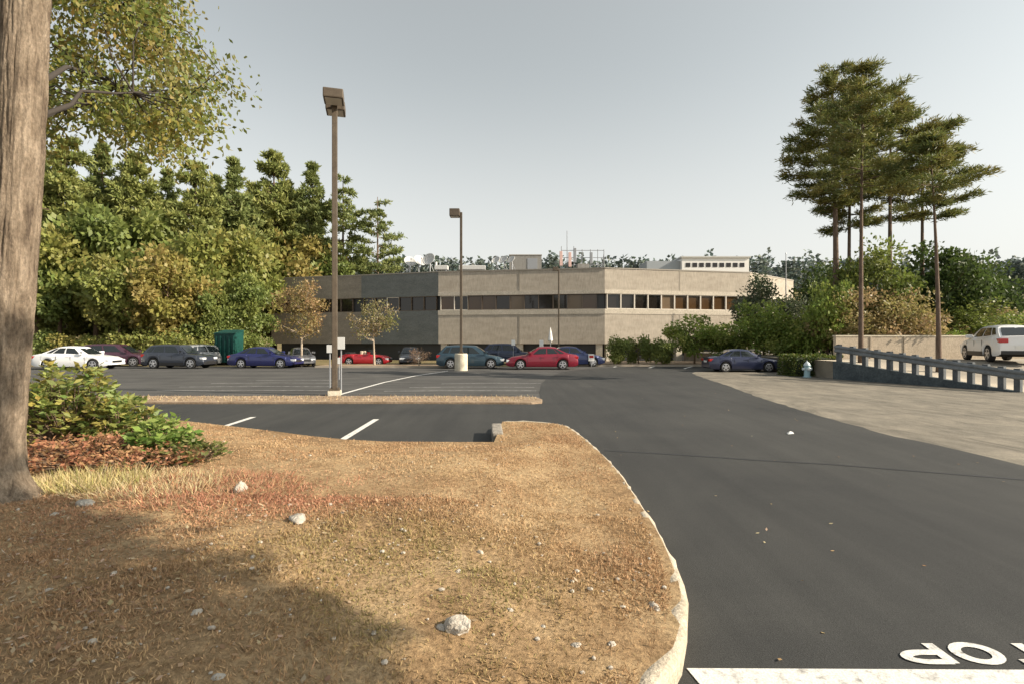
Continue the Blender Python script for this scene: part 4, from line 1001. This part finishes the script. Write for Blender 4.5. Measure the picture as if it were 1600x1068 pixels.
# ornamental trees by the lot
AUT = [(.33,.24,.1),(.27,.21,.08),(.38,.24,.13),(.2,.19,.07)]
t = broadleaf('ornamental_tree', ht(432,36.6), 2.25, 1.35, .09, 31, AUT, 60, 60, .17, .11, .24, bark=BARKL, hollow=.25, flat_bottom=.75)
place(t, XP(471,36.6), 36.6, .1, 0, 1, None, 'golden autumn tree left of the near lamp post', 'tree', 'small ornamental trees beside the lot', True)
t = broadleaf('ornamental_tree', ht(466,37), 2.05, 1.3, .075, 32, [(.24,.22,.09),(.32,.24,.14),(.17,.18,.06)], 44, 40, .17, .11, .24, bark=BARKL, hollow=.2, flat_bottom=.6)
place(t, XP(585,37), 37, .1, 0, 1, None, 'thinner olive and pinkish tree right of the near lamp post', 'tree', 'small ornamental trees beside the lot', True)
for px, d, s_, lab in ((962,37.8,.95,'low leafy shrub nearest the white and red sign'),(998,38.3,1.0,'middle low shrub before the bright facade corner'),(1034,37.6,.9,'low shrub left of the rounded bright green small tree')):
    use(bushB, px, d, lab, 'bush', 'low shrubs in the far planting bed', d*3, s_*.62, s_*.8, .12)
t = broadleaf('bare_bush', 1.35, .95, .1, .03, 33, [(.26,.18,.12),(.2,.13,.09)], 26, 30, .16, .03, .3, bark=BARKL)
place(t, XP(655,35.2), 35.2, .05, 0, 1, None, 'round brown twiggy bush in front of the charcoal car', 'bush', None, True)
# right side
t1 = proto(broadleaf, 'broadleaf_tree', 4.2, 2.1, .7, .08, 41, BG_, 34, 130, .22, .15, .32)
t2 = proto(broadleaf, 'broadleaf_tree', 7.0, 2.3, 1.2, .1, 42, [(.075,.1,.06),(.1,.13,.06),(.12,.13,.08)], 40, 100, .24, .13, .3, hollow=.15)
t3 = proto(broadleaf, 'broadleaf_tree', 7.5, 3.4, .6, .12, 43, [(.16,.2,.045),(.2,.22,.06),(.12,.16,.035)], 46, 150, .26, .17, .3)
t4 = proto(broadleaf, 'broadleaf_tree', 7.5, 3.0, .6, .12, 44, [(.05,.085,.025),(.075,.11,.03),(.06,.09,.022)], 46, 150, .28, .2, .3)
t5 = proto(broadleaf, 'broadleaf_tree', 4.5, 2.8, .3, .1, 45, [(.33,.26,.11),(.36,.25,.14),(.27,.25,.09)], 40, 130, .22, .13, .3)
RG = 'trees and shrubs right of the offices'
for t, px, d, top, ws, z, lab, rz in [
  (t1,1085,38.6,487,1.0,0,'rounded bright green small tree in the far planting bed',0),(t1,1140,37.8,500,.9,0,'leafy green shrub-tree touching the roof of the lone blue sedan',1),
  (t2,1183,40,428,1.05,0,'thin bluish-green tree before the right end of the offices',0),(t1,1195,36,464,1.15,0,'bright green tree right above the lone blue sedan',2),
  (t2,1240,38.5,462,.9,0,'greyish see-through tree by the flagpole',2),(t1,1232,34,496,1.0,0,'low green tree left of the clipped hedge',3),(t1,1276,33,484,1.05,0,'green shrub-tree behind the clipped hedge',4),
  (t4,1290,42,408,1.0,0,'dark green tree behind, left of the tall pines',.4),(t3,1365,33,372,.9,.5,'tall light green tree under the pines',0),(t3,1318,33,424,.6,.3,'pale green tree left of the light green one',2),
  (t5,1345,30.3,455,.95,.5,'tan and olive shrub left half above the beige wall',0),(t5,1412,30.5,455,.95,.6,'tan and yellow shrub in the middle above the beige wall',2),(t4,1472,33,374,1.0,.6,'big dark green tree right of the light green one',1),
  (t4,1535,40,404,1.0,.6,'second dark green tree sloping down at the right',3),(t3,1500,32,462,.8,.7,'yellow-green low tree before the dark green ones',1),(t1,1455,31,500,.85,.8,'green bush just above the right part of the beige wall',0.3),
  (t5,1560,36,484,.8,.8,'yellowish bush behind the roof of the white crossover',1.2),(t1,1292,31.5,432,.85,0,'green tree hiding the foot of the leftmost tall pine',5),(t1,1602,34,486,.9,.8,'green bush at the right edge of the picture',2.2),(t1,1515,32,492,.8,.8,'green bush left of the white crossover roof',1.9),(t5,1480,31.5,497,.55,.8,'small straw-yellow bush above the wall left of the white crossover',3.1)]:
    h0 = {t1:4.2,t2:7.0,t3:7.5,t4:7.5,t5:4.5}[t]; hh = (ht(top,d)-z)/h0*1.02
    use(t, px, d, lab, 'tree', RG, rz, ws, hh, z)
# clipped hedge
rg = np.random.default_rng(61); n = 5200; he = empty('hedge', (XP(1270,26.6), 26.9, 0), label='dense dark green clipped hedge left of the guardrail', cat='hedge')
L3, W3, H3 = 1.25, .75, 1.05
Pq = rg.uniform(-1,1,(n,3)); ax = rg.integers(0,3,n); Pq[np.arange(n),ax] = np.sign(Pq[np.arange(n),ax])*rg.uniform(.82,1.04,n)
Pq = Pq*np.array([L3,W3,H3/2]) + np.array([0,0,H3/2]); Pq[:,2] += .06*np.sin(Pq[:,0]*5)
Dd = (Pq-np.array([0,0,H3/2]))/np.array([L3,W3,H3/2]) + rg.normal(size=(n,3))*.7
leaves('foliage', Pq, Dd, .1, .06, jitter(rg,[(.06,.095,.02),(.09,.13,.025),(.12,.13,.03)],n), LEAF, he, 61)
b = MB(); b.rbox(-L3*.86,-W3*.84,-.05,L3*.86,W3*.84,H3*.9,.12); b.build('inner_shade_core', pm('hedge_shade_core',(.02,.028,.012),.9), he)  # solid dark core standing in for the shade between the leaves
# tall pines on the right with bare trunks
PR = [(.14,.17,.045),(.18,.185,.05),(.22,.185,.05),(.1,.13,.045)]
TG = 'tall pines on the right'
for px, d, top, basepy, rm, tr, seed, lean, lab in [
  (1307,33.5,108,318,3.0,.24,71,(-.3,0),'leftmost tall pine, its bare trunk rising from the bushes'),(1326,35,130,352,2.3,.16,72,(.2,0),'slim pine just behind the leftmost tall pine'),
  (1345,23.8,106,285,2.25,.12,73,(.3,.3),'tall pine whose long bare trunk stands at the left part of the guardrail'),(1390,34,136,296,3.0,.19,74,(.1,0),'middle tall pine behind the light green tree'),
  (1441,35,184,340,2.7,.17,75,(0,0),'shorter pine between the middle pine and the right one'),(1467,21.5,212,318,1.4,.11,76,(-.15,.3),'tall pine whose long bare trunk stands at the right part of the guardrail')]:
    h = ht(top,d); t = pine('pine_tree', h, ht(basepy,d), rm, tr, seed, PR, .88 if d > 30 else .66, 6, 95, .36 if d > 30 else .28, .06 if d > 30 else .045, 'flat', lean=lean, gaps=.07, up=.24, thin=.9)
    place(t, XP(px,d), d, 0, 0, 1, None, lab, 'pine', TG, True)
# ---- the big oak in the left foreground
ox, oy = -4.6, 4.5; oz = bz1(ox, oy)
oak = empty('oak_tree', (ox,oy,oz), label='large oak with a bare grey-brown trunk and overhanging yellow-green leaves at the left', cat='tree')
mb = MB(); nu, nv = 120, 420; Ht = 9.0
for j in range(nv+1):
    z = -.25 + (Ht+.25)*j/nv; zz = max(0,z)
    rad = .184 - .007*zz + .17*math.exp(-zz/.2); cx_ = .078*zz; 
    for i in range(nu):
        a = 2*math.pi*i/nu; ca, sa = math.cos(a), math.sin(a)
        f = noise.noise(Vector((ca*3.4, sa*3.4, z*.8))); f2 = noise.noise(Vector((ca*8, sa*8, z*1.3+9))); f3 = noise.noise(Vector((ca*20, sa*20, z*7)))
        root = .07*math.exp(-zz/.14)*math.sin(a*4+1)
        rr_ = rad*(1 + .05*f) + .016*(1-2*abs(f2)) + .007*f3 + root
        mb.v.append((cx_ + rr_*ca + .03*math.sin(z*.8), rr_*sa, z))
mb.f = [(j*nu+i, j*nu+(i+1)%nu, (j+1)*nu+(i+1)%nu, (j+1)*nu+i) for j in range(nv) for i in range(nu)]; mb.m=[0]*len(mb.f)
m = pm('oak_bark', (.25,.2,.15), .95, spec=.15); v = coords(m,(1,1,.22),'obj')
c1 = ramp(m, noise_tex(m, v, 13, 8, .7, .3), [(.32,(.09,.068,.052)),(.48,(.2,.158,.118)),(.66,(.32,.26,.2))])
f2 = noise_tex(m, coords(m,(1,1,.5),'obj'), 55, 5, .75); c2 = ramp(m, f2, [(.3,(.55,.55,.55)),(.7,(1.35,1.33,1.3))])
out_col(m, mix(m, 1, c1, c2, 'MULTIPLY')); bump(m, f2, .9, .02)
mb.build('trunk', m, oak, smooth=True)
# limbs reach right and away; leaf sprays hang from them
rg = np.random.default_rng(90); C=[];D=[];K=[]
OAKP = np.array([(.29,.25,.055),(.21,.235,.055),(.31,.22,.06),(.16,.2,.05),(.36,.3,.12),(.11,.15,.045),(.15,.185,.05),(.2,.22,.055)])
lim = MB(); nsp = 0
def top_limit(px):   # lower rim and right rim of the overhanging foliage as seen in the photo
    return None
ends = []
tries = 0
while len(ends) < 300 and tries < 30000:
    tries += 1
    d = rg.uniform(5.6,9.5); px = rg.uniform(-60,392); py = rg.uniform(-330,262)
    if px > 282 + 88*math.exp(-((py-150)/75.)**2) + .06*(py-150) - max(0,-py)*.1: continue
    low = 225 + 22*math.sin(px*.03) + (38 if 225 < px < 355 else 0) 
    if py > low: continue
    if 75 < px < 165 and 95 < py < 225 and rg.random() < .78: continue
    if 150 < px < 260 and 100 < py < 150 and rg.random() < .65: continue
    if 250 < px < 330 and 60 < py < 125 and rg.random() < .6: continue
    if px < 150 and 20 < py < 70 and rg.random() < .5: continue
    p = Vector((XP(px,d)-ox, d-oy, ZP(py,d)-oz))
    if any((p-q).length < .25 for q in ends): continue
    ends.append(p)
seeds = [ends[k] for k in range(0, len(ends), max(1, len(ends)//16))]; hubs = []
for sd in seeds:
    near = sorted(ends, key=lambda q: (q-sd).length)[:14]; c_ = sum(near, Vector())/len(near)
    axis_ = Vector((.078*(c_.z-.8), 0, max(3.0, c_.z-.8))); hubs.append(axis_.lerp(c_, .72))
for hb in hubs:
    b0 = Vector((.078*(hb.z-1.0), 0, hb.z-1.0)); wob = [Vector(rg.normal(size=3))*.03 for _ in range(4)]
    pts_ = [b0] + [b0.lerp(hb, .2*k) + wob[k-1] + Vector((0,0,.16*math.sin(math.pi*.2*k))) for k in range(1,5)] + [hb]
    lim.tube(pts_, [.034,.027,.021,.016,.012,.009], 7, cap=False)
for p in ends:
    hb = min(hubs, key=lambda q: (q-p).length)
    mid = hb.lerp(p,.5) + Vector(rg.normal(size=3))*.12; lim.tube([hb, mid, p], [.012,.008,.004], 5, cap=False)
    n = int(rg.integers(125,205)); along = rg.random(n)**.7
    pts = np.array([mid.lerp(p, .1+1.0*a) for a in along]) + rg.normal(size=(n,3))*np.array([.17,.17,.14])
    C.append(pts); D.append(rg.normal(size=(n,3))*.7 + np.array([0,0,-.75]) + np.array(p-mid)*.5)
    bc = OAKP[rg.integers(len(OAKP))]; K.append(bc*.5 + jitter(rg,OAKP,n,.3)*.5)
lim.build('limbs', pm('limb_bark',(.04,.033,.028),.95), oak, smooth=True)
C=np.vstack(C);D=np.vstack(D);K=np.vstack(K)
leaves('crown', C, D, 0.075*rg.uniform(.6,1.4,len(C)), .04*rg.uniform(.7,1.3,len(C)), K, LEAF, oak, 91, shape=.55)
# a second crown out of frame on the right whose shade falls over the lower left of the verge
t = broadleaf('broadleaf_tree', 10.2, 2.35, 5.9, .14, 95, MG, 46, 480, .2, .13, .34)
place(t, 8.9, -.55, 0, 0, 1, None, 'unseen out-of-frame tree beside the sandy verge shading the near grass', 'tree', None, True)
# shrubs on the verge
def whorl_shrub(name, x, y, w, h, ns, seed, pal, label, ll=.12, lwid=.055, per=8, cat='shrub', lie=1.0):
    rg = np.random.default_rng(seed); z = bz1(x,y); t = empty(name, (x,y,z), label=label, cat=cat)
    C=[];D=[];K=[]; mb = MB()
    for i in range(ns):
        a = rg.random()*6.283; q = math.sqrt(rg.random())*w; el = rg.random()**.6
        tip = np.array([q*math.cos(a), q*math.sin(a)*.8, h*(.12+.88*el)*math.sqrt(max(.08,1-(q/w)**2*.75))*rg.uniform(.75,1.1)])
        if rg.random() < .65: mb.tube([(tip[0]*.15,tip[1]*.15,-.03),(tip[0]*.6,tip[1]*.6,tip[2]*.5),tuple(tip)], [.014,.009,.004], 5, cap=False)
        k = per + rg.integers(-2,3); th = rg.random()*6.28 + np.arange(k)*2.4
        dd = np.column_stack([np.cos(th),np.sin(th),rg.uniform(-.2,.9,k)*lie]); dd += np.array([tip[0],tip[1],0])/w*.5
        C.append(tip + rg.normal(size=(k,3))*np.array([.03,.03,.025])); D.append(dd); bc = np.array(pal)[rg.integers(len(pal))]
        K.append(bc*.6 + jitter(rg,pal,k,.3)*.4)
    C=np.vstack(C);D=np.vstack(D);K=np.vstack(K)
    mb.build('stems', BARK, t); leaves('foliage', C, D, ll*rg.uniform(.65,1.25,len(C)), lwid*rg.uniform(.75,1.25,len(C)), K, LEAF, t, seed, flat=.45, shape=.5); return t
RH = [(.17,.24,.06),(.27,.32,.09),(.11,.17,.045),(.36,.37,.13),(.38,.31,.08)]
whorl_shrub('leafy_shrub', -5.95, 6.9, .74, 1.12, 300, 101, RH, 'largest leafy green shrub standing right beside the oak trunk')
whorl_shrub('leafy_shrub', -5.1, 6.7, .42, .66, 100, 102, RH, 'medium leafy shrub sloping off the right side of the largest one')
whorl_shrub('leafy_shrub', -4.1, 6.05, .33, .5, 100, 103, [(.15,.25,.055),(.25,.34,.08),(.36,.42,.14)], 'low bright green shrub at the right end of the row')
whorl_shrub('leafy_shrub', -3.72, 5.85, .4, .25, 60, 104, [(.18,.18,.06),(.12,.14,.04)], 'sprawling sparse seedling right of the low bright shrub', ll=.085, lwid=.035)
REDP = [(.42,.19,.11),(.48,.26,.14),(.34,.15,.09),(.4,.27,.13)]
whorl_shrub('red_shrub', -4.75, 5.85, .8, .3, 320, 105, REDP, 'low rust-red ground shrub below the large green shrub', ll=.06, lwid=.03)
whorl_shrub('red_shrub', -4.05, 5.6, .6, .2, 150, 106, REDP, 'thin reddish ground shrub toward the low bright shrub', ll=.055, lwid=.028)
def tuft(x, y, w, h, n, seed, pal, label):
    rg = np.random.default_rng(seed); q = np.sqrt(rg.random(n))*w; a = rg.random(n)*6.283
    P = np.column_stack([x+q*np.cos(a), y+q*np.sin(a)*.7]); z = bz(P)
    D = np.column_stack([np.cos(a)*q/w*.5, np.sin(a)*q/w*.5, np.ones(n)]) + rg.normal(size=(n,3))*np.array([.62,.62,.15])
    z0 = bz1(x,y)
    o = leaves('grass_tuft', np.column_stack([P-np.array([x,y]), z-z0-.01]), D, h*rg.uniform(.5,1.15,n), .007, jitter(rg,pal,n,.25), STRAW, seed=seed, shape=.3); o.location = (x,y,z0)
    return tag(o, label, 'grass tuft')
DRY = [(.5,.41,.2),(.56,.47,.28),(.46,.38,.18),(.36,.33,.12)]
tuft(-4.05, 4.95, .5, .19, 1500, 111, DRY, 'yellow dry grass clump at the right foot of the oak trunk')
tuft(-3.5, 4.9, .7, .12, 1500, 112, [(.56,.47,.29),(.5,.4,.22)], 'pale straw grass clump right of the yellow clump')
tuft(-2.8, 4.75, .85, .1, 1900, 113, [(.38,.2,.12),(.46,.3,.17),(.34,.16,.1)], 'patch of taller reddish grass in front of the flat rock')
